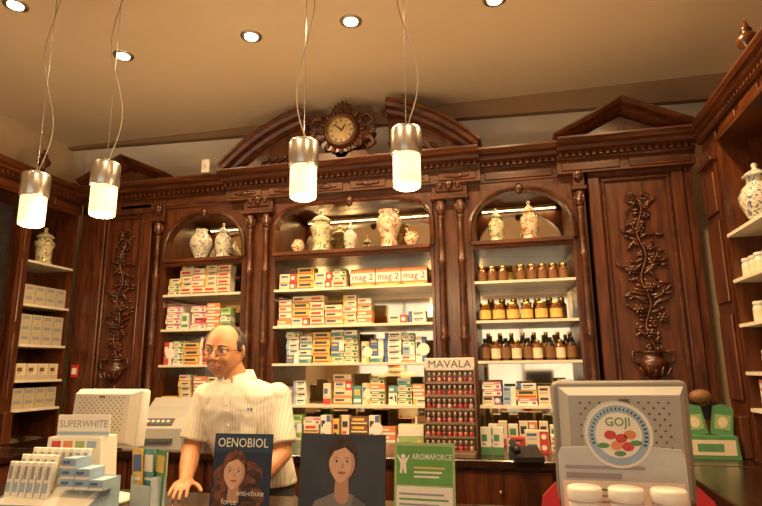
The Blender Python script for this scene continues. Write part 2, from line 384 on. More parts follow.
# carved panels
def frame(m,x0,x1,z0,z1,t,y0,y1,mt,bev=.006):
    m.box(x0,x1,y0,y1,z0,z0+t,mt,bev);m.box(x0,x1,y0,y1,z1-t,z1,mt,bev);m.box(x0,x0+t,y0,y1,z0+t,z1-t,mt,bev);m.box(x1-t,x1,y0,y1,z0+t,z1-t,mt,bev)
def leaf(m,x,z,ang,L,W,y=-.012,bend=.3):
    q=Matrix.Rotation(-ang,3,'Y')
    m.ell((x+math.cos(ang)*L/2,y,z+math.sin(ang)*L/2),(L/2,.011,W/2),WC,q,8,6)
def carved(x0,x1,label,mirror=1):
    xc=(x0+x1)/2;h=(x1-x0)/2
    e=empty('carved_wall_panel',(xc,3.98,0),0,label=label,cat='wall panel')
    build(MB().box(-h,h,.03,.34,1.0,2.88,WV),'panel',e)
    m=MB(); frame(m,-h,h,1.0,2.86,.075,.0,.03,WV); frame(m,-h+.085,h-.085,1.1,2.77,.022,.008,.032,WC); m.box(-h+.09,h-.09,.012,.03,1.13,1.22,WV,.005)
    build(m,'panel_moulding',e)
    m=MB(); k=h/.27; c=0
    for s in (-1,1):
        m.tube([(0,.01,2.62),(s*.04*k,.0,2.655),(s*.07*k,.0,2.63),(s*.04*k,.005,2.60),(0,.01,2.62)],.008,WC,6)
        m.tube([(0,.01,2.62),(s*.03,.01,2.56),(s*.07*k,.01,2.53),(s*.05*k,.01,2.49)],[.009,.008,.007,.004],WC,6)
    zs=[2.62-.028*i for i in range(38)]
    stem=[(math.sin(i*.55)*.022,.012,z) for i,z in enumerate(zs)]
    m.tube(stem,.009,WC,6)
    rnd=random.Random(5)
    for i,(x,_,z) in enumerate(stem):
        if i<2: continue
        sp=.6+.5*math.sin(pi*i/38)+.35*math.sin(i*.8)
        for s in (-1,1):
            L=(.05+.035*rnd.random())*sp*k; a=(pi/2-s*(pi/2)) + s*rnd.uniform(-1.0,.9)
            leaf(m,x+s*.008,z,a,L,.024,.014)
            if rnd.random()<.55:
                x2=x+math.cos(a)*L; z2=z+math.sin(a)*L
                leaf(m,x2,z2,a+rnd.uniform(-1,1),L*.6,.02,.016)
    for (x,z) in ((0,2.40),(.07*k,2.2),(-.07*k,2.12),(.02,2.0),(-.05*k,1.86),(.07*k,1.80),(0,1.70)):
        for j in range(6): leaf(m,x,z,2*pi*j/6,.036*k,.02,.004)
        m.ell((x,-.004,z),(.012,.012,.012),WC,seg=8,rings=5)
    build(m,'foliage_carving',e)
    m=MB(); m.lathe([(.0,0),(.05,0),(.055,.012),(.02,.03),(.016,.05),(.03,.07),(.07,.11),(.085,.15),(.088,.19),(.07,.2),(.06,.235),(.082,.25),(.0,.25)],WC,0,.04,1.34,18)
    for s in (-1,1): m.tube([(s*.085,.015,1.50),(s*.125,.015,1.53),(s*.12,.015,1.59),(s*.075,.015,1.585)],.008,WC,6)
    for s in range(-2,3): leaf(m,s*.03,1.43,pi/2-s*.3,.07,.02,-.030)
    m.box(-.1,.1,0,.03,1.31,1.34,WC,.004)
    build(m,'urn_carving',e)
carved(-3.38,-2.862,'dark mahogany panel carved with foliage and urn, beside narrow shelf bay')
carved(.562,1.17,'mahogany panel carved with hanging foliage above an urn')
for a,b in ((-3.54,-3.385),(1.175,1.22)):
    wbuild(MB().box(a,b,3.99,4.3,1.0,2.88,WV),'corner_stile',((a+b)/2,4.1,1.0),label='plain mahogany corner stile between cabinets',cat='wood trim')

# cornices
def cornice(x0,x1,loc,rotz,label,pr=0.0,proj=.18,carve=False):
    e=empty('cornice',loc,rotz,label=label,cat='cornice')
    m=MB().box(x0,x1,-pr,.3,2.81,2.90,WH)
    n=int((x1-x0)/.30); 
    for i in range(max(1,n)):
        a=x0+(x1-x0)*i/max(1,n); b=x0+(x1-x0)*(i+1)/max(1,n)
        m.box(a+.03,b-.03,-pr-.01,-pr,2.825,2.885,WH,.004)
        if carve: 
            m.ell(((a+b)/2,-pr-.014,2.855),(.05,.012,.02),WC); 
            for s in (-1,1): m.ell(((a+b)/2+s*.06,-pr-.012,2.855),(.03,.01,.012),WC)
    build(m,'frieze',e)
    m=MB(); y=-pr
    m.prismx([(.3,2.90),(y-.02,2.90),(y-.03,2.915),(y-.03,2.93),(y-proj*.6,2.945),(y-proj*.62,2.968),(y-proj*.85,2.975),(y-proj*.9,2.985),(y-proj,3.0),(y-proj,3.012),(.3,3.012)],x0,x1,WH)
    build(m,'crown_moulding',e)
    m=MB(); x=x0+.01
    while x<x1-.02:
        m.box(x,x+.022,y-.065*min(1,proj/.15),y-.02,2.912,2.938,WH); x+=.044
    build(m,'dentil_band',e)
cornice(-3.54,-2.16,(0,3.99,0),0,'mahogany dentil cornice above narrow shelf bay')
cornice(-2.16,-.17,(0,3.97,0),0,'projecting mahogany dentil cornice below the clock pediment',.05,.18,True)
cornice(-.17,.36,(0,3.99,0),0,'mahogany dentil cornice above arched bay of jars')
cornice(.36,1.24,(0,3.97,0),0,'projecting mahogany dentil cornice above the carved panel',.04)
cornice(-1.0,1.15,(1.26,2.85,0),-pi/2,'mahogany dentil cornice along the side wall shelves',0,.08)
cornice(-1.7,.30,(-3.56,3.69,0),pi/2,'mahogany dentil cornice along the darker side wall',0,.1)

# pediments
e=empty('broken_pediment',(-1.165,3.9,3.012),label='curved broken mahogany pediment flanking the clock',cat='pediment')
for s in (-1,1):
    R=1.49; a0=math.acos(.985/R); a1=math.acos(.33/R)
    arc=[(s*R*math.cos(a0+(a1-a0)*k/16),R*math.sin(a0+(a1-a0)*k/16)-1.085) for k in range(17)]
    z0=arc[0][1]; arc=[(x,z-z0) for x,z in arc]; sc=.385/arc[-1][1]; arc=[(x,z*sc+.03) for x,z in arc]
    m=MB()
    prof=[(-.065,.10),(-.065,.0),(-.045,-.03),(-.02,-.04),(-.01,-.09),(.015,-.1),(.03,-.12),(.045,-.12),(.045,.10)]
    m.sweep(arc if s<0 else arc[::-1],prof,WH)
    build(m,'raking_cornice',e)
    m=MB(); p=[(x,z-.045) for x,z in arc]; 
    for i in range(16):
        (xa,za),(xb,zb)=p[i],p[i+1]; za=max(za,.0);zb=max(zb,.001)
        m.add([(xa,.02,0),(xb,.02,0),(xb,.02,zb),(xa,.02,za),(xa,.12,0),(xb,.12,0),(xb,.12,zb),(xa,.12,za)],[(0,1,2,3),(4,7,6,5),(3,2,6,7)],WV)
    x=arc[-1][0]; m.add([(x,.02,0),(x,.12,0),(x,.12,p[-1][1]),(x,.02,p[-1][1])],[(0,1,2,3)],WV)
    for k in range(5):
        leaf(m,s*(.42+.07*k),.07,pi/2+s*.9,.13-.012*k,.03,.01)
    m.ell((s*.40,.0,.12),(.035,.02,.035),WC)
    build(m,'tympanum',e)
    m=MB(); x,z=arc[-1]
    m.tube([(x,-.02,z-.0),(x-s*.03,-.02,z-.02),(x-s*.035,-.02,z-.055),(x-s*.005,-.02,z-.07),(x+s*.01,-.02,z-.045),(x-s*.01,-.02,z-.04)],.014,WC,8)
    build(m,'scroll_end',e)
def tri(xc,hw,hh,label,y=3.93):
    e=empty('triangular_pediment',(xc,y,3.012),label=label,cat='pediment')
    m=MB(); prof=[(-.035,.12),(-.035,0),(-.02,-.04),(-.005,-.06),(.01,-.10),(.03,-.12),(.04,-.12),(.04,.12)]
    m.sweep([(-hw,.02),(0,hh),(hw,.02)],prof,WH); build(m,'raking_cornice',e)
    m=MB().prism([(-hw+.04,0),(hw-.04,0),(0,hh-.05)],.02,.1,WV); m.prism([(-hw*.55,.03),(hw*.55,.03),(0,hh*.62)],.008,.02,WV); build(m,'tympanum',e)
tri(.80,.44,.235,'low triangular mahogany pediment above the carved panel')
tri(-3.08,.40,.2,'low triangular mahogany pediment in the darker corner')

# clock
e=empty('wall_clock',(-1.165,3.78,3.0),label='carved mahogany clock with cream dial between pediment halves',cat='clock')
m=MB(); zc=.235
pts=[]
for k in range(48):
    a=2*pi*k/48; r=.170+.035*abs(math.cos(2*a))**3+.012*math.cos(8*a); pts.append((r*1.12*math.cos(a),zc+r*math.sin(a)))
m.prism(pts,.0,.12,WC)
m.prism([(-.23,0),(.23,0),(.18,.07),(-.18,.07)],.0,.14,WV)
for k in range(16):
    a=2*pi*k/16; q=Matrix.Rotation(-a,3,'Y'); m.ell((.160*math.cos(a),-.005,zc+.160*math.sin(a)),(.03,.016,.017),WC,q,8,6)
for s in (-1,1):
    m.tube([(s*.15,0,zc+.10),(s*.21,-.0,zc+.12),(s*.245,0,zc+.06),(s*.20,0,zc+.03),(s*.185,0,zc+.06)],[.024,.024,.02,.016,.01],WC,8)
    m.tube([(s*.16,0,zc-.08),(s*.22,0,zc-.06),(s*.25,0,zc-.12),(s*.2,0,zc-.15),(s*.19,0,zc-.12)],[.024,.024,.02,.016,.01],WC,8)
    for k in range(4): leaf(m,s*.19,zc,pi/2-s*(.8+.45*k),.08,.03,.0)
build(m,'clock_case',e)
m=MB(); m.M=Matrix.Translation((0,0,zc))@Matrix.Rotation(pi/2,4,'X')
m.lathe([(.104,.0),(.104,.03),(.112,.04),(.125,.035),(.137,.015),(.139,-.0)],WC,seg=36,cap=False); m.lathe([(.098,.0),(.098,.028),(.102,.034),(.105,.028)],BRASS,seg=36,cap=False)
build(m,'bezel',e)
m=MB().disc(0,zc,.099,.099,-.012,mat('cream_dial',(.60,.45,.23),.4)); 
for k in range(12):
    a=pi/2-2*pi*k/12; x,z=.078*math.cos(a),.078*math.sin(a)
    d=Vector((math.cos(a),math.sin(a)));n_=Vector((-d.y,d.x)); c=Vector((x,zc+z))
    n=[2,1,2,3,2,1,2,3,3,2,1,2][k]
    for j in range(n):
        o=(j-(n-1)/2)*.007; q=[c+d*.012+n_*(o+.002),c-d*.012+n_*(o+.002),c-d*.012+n_*(o-.002),c+d*.012+n_*(o-.002)]
        m.poly([tuple(v) for v in q],-.0135,INK)
build(m,'dial',e)
build(MB().prism([(-.005,zc-.01),(.005,zc-.01),(.034,zc+.04),(.028,zc+.045)],-.018,-.016,BLACK),'hour_hand',e)
build(MB().prism([(-.004,zc),(.004,zc+.005),(-.052,zc+.052),(-.056,zc+.047)],-.022,-.020,BLACK),'minute_hand',e)
m=MB(); m.ell((0,.03,zc+.19),(.04,.025,.035),WC)
for k in range(-3,4): leaf(m,0,zc+.165,pi/2+k*.42,.09 if k==0 else .085,.032,.02)
build(m,'crest_ornament',e)

# finial urns
fp=[(0,0),(.05,0),(.05,.02),(.02,.035),(.016,.06),(.045,.085),(.052,.11),(.04,.135),(.02,.15),(.03,.16),(.018,.18),(.012,.2),(.006,.215),(0,.218)]
f1=wbuild(MB().lathe(fp,WC,0,0,0,18),'finial',(0,0,0),label='turned mahogany urn finial on the cornice',cat='finial',group='urn finials on cornice'); f1.location=(1.245,2.97,3.012)
copytree(f1,(-3.54,3.52,3.012))

# base cabinets and worktops
def basecab(x0,x1,yf,loc,rotz,label):
    e=empty('base_cabinet',loc,rotz,label=label,cat='cabinet')
    build(MB().box(x0,x1,yf+.03,0,.08,.955,WV).box(x0,x1,yf+.06,0,0,.08,WD),'cabinet_body',e)
    n=max(1,round((x1-x0)/.5))
    for i in range(n):
        a=x0+(x1-x0)*i/n+.01;b=x0+(x1-x0)*(i+1)/n-.01
        m=MB().box(a,b,yf+.01,yf+.03,.12,.70,WV,.004); frame(m,a+.05,b-.05,.18,.64,.02,yf,yf+.012,WC,.003)
        d=build(m,'door',e); build(MB().ell((b-.03,yf-.004,.42),(.012,.014,.012),BRASS),'knob',d)
        m=MB().box(a,b,yf+.01,yf+.03,.72,.94,WV,.004)
        d=build(m,'drawer',e); build(MB().ell(((a+b)/2,yf-.004,.83),(.012,.014,.012),BRASS),'knob',d)
basecab(-3.0,-1.9,-.65,(0,3.98,0),0,'low mahogany drawer unit below narrow shelf bay')
basecab(-1.9,-.4,-.65,(0,3.98,0),0,'low mahogany drawer unit below wide shelf bay')
basecab(-.4,.75,-.65,(0,3.98,0),0,'low mahogany drawer unit below bay of jars')
basecab(-.6,1.25,-.45,(1.22,2.7,0),-pi/2,'low mahogany drawer unit below side wall shelves')
basecab(-1.6,.3,-.5,(-3.54,3.0,0),pi/2,'low dark drawer unit along side wall')
m=MB()
m.box(-3.54,1.22,3.30,4.33,.957,1.0,WD,.006); wbuild(m,'worktop',(-1.2,3.6,.957),label='long dark polished wood worktop under the shelves',cat='worktop')
wbuild(MB().box(.75,1.22,1.42,3.29,.957,1.0,WD,.006),'worktop',(1.0,2.4,.957),label='dark polished wood worktop along side wall',cat='worktop')
wbuild(MB().box(-3.54,-3.02,1.3,3.29,.957,1.0,WD,.006),'worktop',(-3.3,2.3,.957),label='dark wood worktop in the shaded corner',cat='worktop')
# service counter
e=empty('service_counter',(-.9,1.75,0),label='long dark wood customer counter crowded with displays',cat='counter')
m=MB().box(-1.9,1.28,-.45,.45,.1,.95,WV).box(-1.85,1.25,-.4,.4,0,.1,WD); build(m,'counter_body',e)
for i in range(5):
    a=-1.85+i*.62; m=MB(); frame(m,a+.03,a+.59,.2,.88,.03,-.465,-.45,WC); build(m,'counter_panel',e)
build(MB().box(-1.95,1.33,-.5,.52,.95,1.0,WD,.008,2),'counter_top',e)

# ---------------------------------------------------------------- medicine boxes
VAR=[]
def mkbox(w,h,d,base,band,acc,style):
    m=MB().box(-w/2,w/2,0,d,0,h,base); y=-.0006
    def R(a,b,c,e_,mt,k=1): m.rect(-w/2+a*w,-w/2+b*w,c*h,e_*h,y*k,mt)
    if style==0: R(0,1,0,.28,band); R(.08,.6,.5,.75,acc,1); R(.08,.45,.36,.42,GREYT,1)
    elif style==1: R(0,.22,0,1,band); R(.3,.85,.55,.78,INK); R(.3,.7,.3,.4,acc)
    elif style==2: R(0,1,.62,1,band); R(.1,.62,.72,.88,WHITE,2); R(.1,.5,.3,.42,INK); R(.75,.92,.15,.5,acc)
    elif style==3: R(.62,1,0,1,band); R(.08,.5,.55,.8,acc); R(.08,.5,.25,.33,GREYT); m.disc(w*.3,h*.5,h*.25,h*.25,y*2,WHITE,12)
    elif style==4: R(.05,.95,.12,.3,band); R(.12,.8,.5,.82,acc)
    return m.mesh('medicine_box_mesh'),w,h,d
pal=[(WHITE,ORANGE,RED),(WHITE,BLUE,INK),(WHITE,GREEN,GREEN),(CREAM,RED,BLUE),(CREAM,BROWN,RED),(WHITE,TEAL,INK),(CREAM,YEL,BLUE),(WHITE,PINK,PURP),(LBLUE,WHITE,BLUE),(YEL,RED,INK),(ORANGE,WHITE,WHITE),(WHITE,LBLUE,BLUE),(CREAM,GREEN,INK),(CREAM,PURP,INK),(LGREEN,WHITE,GREEN),(CREAM,ORANGE,INK),(RED,WHITE,WHITE),(TEAL,WHITE,YEL),(BLUE,WHITE,YEL),(BROWN,CREAM,YEL)]
for i,(a,b,c) in enumerate(pal):
    w=[.10,.125,.085,.135,.11,.095][i%6]; h=[.05,.062,.042,.056,.046][(i*2)%5]; VAR.append(mkbox(w,h,.09,a,b,c,i%5))
UPR=[mkbox([.055,.07,.06][i%3],[.15,.175,.13][(i)%3],.07,a,b,c,(i+2)%5) for i,(a,b,c) in enumerate(pal)]
BC={}
LB={'medicine_box':'small printed cardboard medicine box stacked on a shelf','medicine_carton':'upright printed medicine carton on a shelf'}
def put(var,loc,rotz,name,group,label=None,cat='box'):
    o=bpy.data.objects.new(name,var[0]); COL.objects.link(o); o.location=loc; o.rotation_euler=(0,0,rotz)
    tag(o,label or LB[name],cat,group); BC[name]=BC.get(name,0)+1; return o
def fill(x0,x1,z,y,zmax,idx,group,M=None,rz=0,upright=0.0,full=.8,gap=.003):
    x=x0
    last=None
    while True:
        i=random.choice([k for k in idx if k!=last]); last=i
        up=random.random()<upright
        v=(UPR if up else VAR)[i]; w,h=v[1],v[2]
        if x+w>x1: break
        if up: n=1
        else:
            n=int(zmax/h); n=max(1,min(n,5)); 
            if random.random()>full: n=max(1,n-random.randint(1,2))
        zz=z; cw=w
        for j in range(n):
            vj=v
            if not up and random.random()<.4:
                k=random.choice(idx); 
                if abs(VAR[k][1]-w)<.02: vj=VAR[k]
            p=Vector((x+w/2+random.uniform(-.004,.004),y+random.uniform(0,.014),zz)); zz+=vj[2]
            if zz>z+.245: break
            if M is not None: p=M@p
            put(vj,p,rz+random.uniform(-.03,.03),'medicine_carton' if up else 'medicine_box',group)
        x+=w+gap+(random.random()<.12)*.02+.005
a0,a1=bays['A'];b0,b1=bays['B'];c0,c1=bays['C']
yb=4.02
orr=[0,3,4,9,10,15,6,19]; grn=[2,5,8,11,14,17,12,1,18]; mix=list(range(20)); pnk=[7,13,11,1,8]
G=lambda s:'medicine boxes on the '+s
fill(a0+.02,a1-.01,ZS[1],yb,.23,[4,15,0,12,6],G('narrow bay top shelf'))
fill(a0+.02,a1-.01,ZS[2],yb,.22,mix,G('narrow bay second shelf'),upright=.3)
fill(a0+.02,a1-.01,ZS[3],yb,.22,[5,2,9,6,16,12],G('narrow bay third shelf'),upright=.3)
fill(a0+.02,a1-.01,ZS[4],yb,.22,orr+[6],G('narrow bay fourth shelf'))
fill(b0+.02,b0+.56,ZS[1],yb,.17,[12,3,4,1,0,9],G('wide bay top shelf'))
fill(b0+.02,b0+.88,ZS[2],yb,.23,[15,0,4,6,9,10,3],G('wide bay second shelf'))
fill(b0+.88,b1-.01,ZS[2],yb,.11,[1,2,12,3],G('wide bay second shelf'))
fill(b0+.09,b1-.01,ZS[3],yb,.23,grn+[0,9,6],G('wide bay third shelf'),upright=.2)
fill(b0+.02,b0+.36,ZS[4],yb,.18,[13,1,7,11],G('wide bay fourth shelf'))
fill(b0+.38,b1-.01,ZS[4],yb,.22,[2,5,10,15,6,17,3,12],G('wide bay fourth shelf'),upright=.25)
fill(b0+.1,b1-.01,1.0,3.95,.17,mix,G('worktop'),upright=.6)
fill(c0+.02,c1-.01,ZS[4],yb,.17,pnk+[9],G('bay of jars bottom shelf'))
fill(c0+.05,c1-.12,1.0,3.9,.14,[2,3,16,0,11,12],G('worktop'),upright=.8)
# large magnesium cartons
m=MB().box(-.094,.094,0,.12,0,.135,ORANGE,.0); m.rect(-.094,.094,.035,.105,-.0006,WHITE); m.text('mag 2',0,.072,.068,-.0012,RED,.008); m.rect(-.07,.07,.010,.022,-.0006,YEL)
vm=(m.mesh('magnesium_carton_mesh'),)
for x in (b0+.65,b0+.845,b0+1.04): put(vm,(x+.03,4.03,ZS[1]),0,'supplement_carton','large orange and white cartons','large orange and white supplement carton on a shelf')
# cream boxes, side wall
crm=mkbox(.095,.075,.09,CREAMD,CREAMD,GREYT,4); crm2=mkbox(.085,.12,.08,CREAM,CREAMD,BROWN,0)
ML=Matrix.Translation((-3.54,3.70,0))@Matrix.Rotation(pi/2,4,'Z'); MR=Matrix.Translation((1.22,3.05,0))@Matrix.Rotation(-pi/2,4,'Z')
for z,v,n in ((2.0,crm,2),(1.70,crm,3),(1.44,crm2,1),(1.23,crm,2)):
    for i in range(4):
        for j in range(n): put(v,ML@Vector((-.15+i*.103,.02,z+j*v[2])),pi/2,'cream_carton','cream cartons on the side wall shelves','plain cream cardboard carton on side wall shelf')
for z in (1.27,1.0):
    for i in range(6): 
        v=UPR[[0,3,15,5,11,2][i]]; put(v,MR@Vector((-.33+i*.12,.02,z)),-pi/2,'medicine_carton','cartons on the side wall shelves')

# ---------------------------------------------------------------- jars and bottles
def jar(name,r,h,glass,lidm,labm,loc,rz,label,cat,group,neck=.6,lr=None):
    e=MB().lathe([(r*.92,0),(r,.006),(r,h*.68),(r*neck,h*.8),(r*neck,h*.86)],glass,seg=14)
    e.lathe([(r+.0008,h*.12),(r+.0008,h*.6)],labm,seg=14,cap=False)
    o=build(e,name,loc=loc,rotz=rz,label=label,cat=cat,group=group)
    lr=lr or r*neck*1.12
    build(MB().lathe([(lr,h*.82),(lr,h*.98),(lr*.9,h),(0,h)],lidm,seg=14),'lid',o)
    return o
def row(proto,xs,z,y,M=None,rz=0):
    for x in xs:
        p=Vector((x,y+random.uniform(-.006,.012),z)); copytree(proto,M@p if M is not None else p,rz)
def rng(a,b,st): 
    out=[];x=a
    while x<=b: out.append(x);x+=st*random.uniform(.97,1.08)
    return out
j1=jar('amber_jar',.033,.115,AMBER,GOLD,BROWN,(c0+.05,4.07,ZS[1]),0,'small amber glass jar with gold lid on a shelf','jar','small amber jars',.7)
row(j1,rng(c0+.122,c0+.24,.072)+rng(c0+.32,c1-.04,.072),ZS[1],4.07)
j1b=jar('amber_jar',.033,.13,AMBER,BROWN,YEL,(c0+.08,4.17,ZS[1]),0,'amber glass jar with brown lid and yellow label','jar','amber jars with brown lids',.7)
row(j1b,rng(c0+.16,c1-.06,.075),ZS[1],4.17)
j2=jar('amber_jar',.042,.125,AMBER,GOLD,YEL,(c0+.06,4.07,ZS[2]),0,'squat amber glass jar with gold lid and yellow label','jar','large amber jars',.8)
row(j2,rng(c0+.155,c1-.05,.094),ZS[2],4.07)
j2b=jar('amber_jar',.034,.165,DGLASS,GOLD,BROWN,(c0+.1,4.18,ZS[2]),0,'tall brown glass jar with gold lid','jar','tall brown jars')
row(j2b,rng(c0+.18,c1-.05,.08),ZS[2],4.18)
j3=jar('dark_bottle',.032,.155,DGLASS,BLACK,BROWN,(c0+.05,4.07,ZS[3]),0,'dark glass bottle with brown label on a shelf','bottle','dark glass bottles',.42)
row(j3,rng(c0+.19,c1-.05,.14),ZS[3],4.07)
j3c=jar('dark_bottle',.033,.14,AMBER,GOLD,CREAM,(c0+.122,4.07,ZS[3]),0,'amber bottle with gold cap and cream label on a shelf','bottle','amber bottles with cream labels',.5)
row(j3c,rng(c0+.262,c1-.05,.14),ZS[3],4.07)
j3b=jar('dark_bottle',.03,.195,DGLASS,GOLD,YEL,(c0+.07,4.17,ZS[3]),0,'slim dark bottle with gold cap and yellow label','bottle','slim dark bottles',.42)
row(j3b,rng(c0+.15,c1-.05,.075),ZS[3],4.17)
j4=jar('white_jar',.036,.11,PLW,WHITE,CREAM,MR@Vector((-.38,.06,1.96)),0,'white plastic jar on side wall shelf','jar','white jars on the side wall',.85)
for z in (1.96,1.715,1.46): row(j4,rng(-.30,.38,.088),z,.06,MR)

# faience vases
def vase(prof,mt,loc,label,lid=True,handles=False,group=None,s=1.0):
    r=max(a for a,b in prof); h=prof[-1][1]
    o=build(MB().lathe([(a*s,b*s) for a,b in prof],mt,seg=26),'faience_jar',loc=loc,label=label,cat='vase')
    if lid:
        R=prof[-1][0]
        build(MB().lathe([(a*s,b*s) for a,b in [(R*1.15,h),(R*1.2,h+.008),(R*.9,h+.025),(R*.35,h+.04),(R*.2,h+.05),(R*.32,h+.062),(R*.2,h+.075),(0,h+.078)]],mt,seg=22),'lid',o)
    if handles:
        for q in (-1,1):
            build(MB().tube([(q*r*.9*s,0,h*.75*s),(q*(r+.03)*s,0,h*.85*s),(q*(r+.035)*s,0,h*.65*s),(q*r*.95*s,0,h*.5*s)],.007,mt,8),'handle',o)
    return o
bal=[(.0,0),(.055,0),(.058,.01),(.045,.03),(.065,.07),(.085,.12),(.088,.16),(.07,.20),(.045,.225),(.045,.245),(.052,.255)]
cyl=[(.0,0),(.05,0),(.055,.012),(.045,.03),(.042,.05),(.056,.065),(.057,.15),(.048,.17),(.036,.18),(.036,.195)]
alb=[(.0,0),(.06,0),(.062,.015),(.05,.035),(.053,.12),(.066,.145),(.066,.165),(.05,.175),(.05,.195)]
bulb=[(0,0),(.05,0),(.035,.02),(.03,.04),(.07,.075),(.088,.12),(.075,.16),(.045,.18),(.045,.19)]
zv=ZS[0]
vase(bal,CERB,(-2.47,4.1,zv),'baluster faience jar with blue painting',False,s=1.05)
vase(cyl,CERB,(-2.26,4.08,zv),'cylindrical faience apothecary jar with lid',True,s=1.12)
vase(alb,CERG,(-1.42,4.08,zv),'large olive painted faience jar with lid',True,s=1.30)
vase(cyl,CERB,(-1.18,4.07,zv),'small lidded faience jar in the middle of ledge',True,s=.9)
big=[(.0,0),(.065,0),(.068,.012),(.058,.03),(.055,.09),(.07,.13),(.086,.18),(.086,.22),(.07,.25),(.06,.26),(.074,.275),(.074,.285)]
vase(big,CERR,(-.88,4.09,zv),'tall rust painted faience jar with flared rim',False,False,s=1.08)
def shellv(x,s,label):
    o=build(MB().lathe([(0,0),(.03*s,0),(.02*s,.015),(.05*s,.05),(.055*s,.07),(.04*s,.085)],CERR,seg=18),'faience_dish',loc=(x,4.05,zv),label=label,cat='dish')
    m=MB()
    for k in range(7):
        a=pi*(k+.5)/7; q=Matrix.Rotation(-a,3,'Y'); m.ell((.025*s*math.cos(a),0,.075*s+.025*s*math.sin(a)),(.036*s,.012,.013*s),CERR,q,8,6)
    build(m,'scalloped_rim',o)
shellv(-1.60,.95,'small scalloped faience dish on wooden ledge'); shellv(-.70,1.0,'small scalloped faience dish beside tall jar')
vase(cyl,CERG,(-.08,4.08,zv),'cylindrical lidded faience jar under arch',True,s=.98)
vase(cyl,CERR,(.155,4.08,zv),'rust painted lidded faience jar under arch',True,s=1.12)
vase(alb,CERG,(-3.65,3.73,2.33),'faience jar on side wall top shelf',True,s=1.15)
vase(bal,CERB,(1.34,3.34,2.22),'large blue and white faience jar with lid on side shelf',True,False,s=1.1)
vase(bal,CERB,(1.34,3.08,2.22),'blue and white lidded faience jar on side shelf',True,s=1.0)
vase(bulb,CERB,(1.34,2.84,2.22),'bulbous blue and white faience jar on side shelf',True,s=1.1)

# small wall devices
m=MB().box(-.035,.035,0,.03,0,.11,PLW,.008,2); o=build(m,'alarm_sensor',loc=(-2.28,3.78,3.012),label='small white alarm sensor standing on cornice',cat='sensor')
build(MB().box(-.018,.018,-.004,.0,.03,.07,PLL,.002),'sensor_window',o)
o=build(MB().lathe([(.045,0),(.045,.012),(.0,.012)],PLW,seg=20),'security_camera',loc=(-3.545,3.86,3.013),label='small dome security camera on cornice corner',cat='camera')
build(MB().lathe([(.035,.012),(.03,.03),(.018,.042),(0,.046)],BLACK,seg=18),'dome',o)
m=MB().box(-.035,.035,0,.012,0,.10,REDS,.003); m.rect(-.022,.022,.025,.075,-.001,WHITE)
build(m,'wall_sign',loc=(-3.47,3.975,1.45),label='tiny red and white sign fixed to corner stile',cat='sign')

# ---------------------------------------------------------------- pendant lamps
def pendant(x,y,zb,label,curl):
    e=empty('pendant_lamp',(x,y,zb),label=label,cat='lamp',group='cylindrical pendant lamps')
    build(MB().lathe([(0,.0),(.045,.0),(.056,.006),(.058,.02),(.058,.155),(.0,.155)],GLOW,seg=28),'lamp_shade',e,label='glowing opal glass cylinder')
    build(MB().lathe([(.063,.145),(.065,.15),(.065,.25),(.060,.262),(.012,.266),(.012,.285),(0,.286)],STEEL,seg=28),'lamp_cap',e,label='brushed steel cap')
    H=ZC-zb
    build(MB().tube([(0,0,.28),(.0,0,H*.6),(0,0,H-.02)],.0022,STEEL,6),'suspension_wire',e)
    pts=[(0.01,0,.28)]
    for k in range(1,26):
        t=k/26; pts.append((curl*.055*math.sin(t*pi*2.3)*(1-t*.5)+.006,.01*math.sin(t*9),.28+(H-.3)*t))
    build(MB().tube(pts,.0028,CABLE,6),'power_cable',e)
    build(MB().lathe([(.0,0),(.05,0),(.055,.004),(.055,.02),(0,.02)],PLW,0,0,H-.02,20),'ceiling_rose',e)
    l=bpy.data.lights.new('bulb','POINT'); l.energy=20; l.color=(1,.66,.32); l.shadow_soft_size=.06
    lo=bpy.data.objects.new('bulb',l); COL.objects.link(lo); lo.parent=e; lo.location=(0,0,-.07)
for x,z,c in ((-.394,2.225,1),(-.85,2.215,-1),(-1.85,2.21,1),(-2.246,2.19,1)):
    pendant(x,2.2,z,'cylindrical pendant lamp with steel cap and glowing glass',c)

# downlights
def down(x,y,en):
    e=empty('downlight',(x,y,ZC),label='recessed round ceiling downlight, switched on',cat='lamp',group='ceiling downlights')
    build(MB().lathe([(.04,-.006),(.058,-.01),(.068,-.004),(.068,0)],STEEL,seg=24,cap=False),'trim_ring',e)
    build(MB().lathe([(0,-.011),(.041,-.0115),(.041,-.001)],BULB,seg=20),'lamp_lens',e)
    l=bpy.data.lights.new('spot','SPOT'); l.energy=en; l.color=(1,.66,.32); l.spot_size=rad(150); l.spot_blend=.9; l.shadow_soft_size=.03
    lo=bpy.data.objects.new('spot',l); COL.objects.link(lo); lo.parent=e; lo.location=(0,0,-.03)
for x,y,en in ((-2.42,2.94,85),(-1.5,2.94,118),(-.85,2.94,118),(0,2.94,118),(.8,2.94,90)): down(x,y,en)
down(-2.66,2.33,8)
for x,en in ((-2.6,10),(-1.2,85),(.2,75)): down(x,1.2,en); down(x,-1.2,en*.9+12)

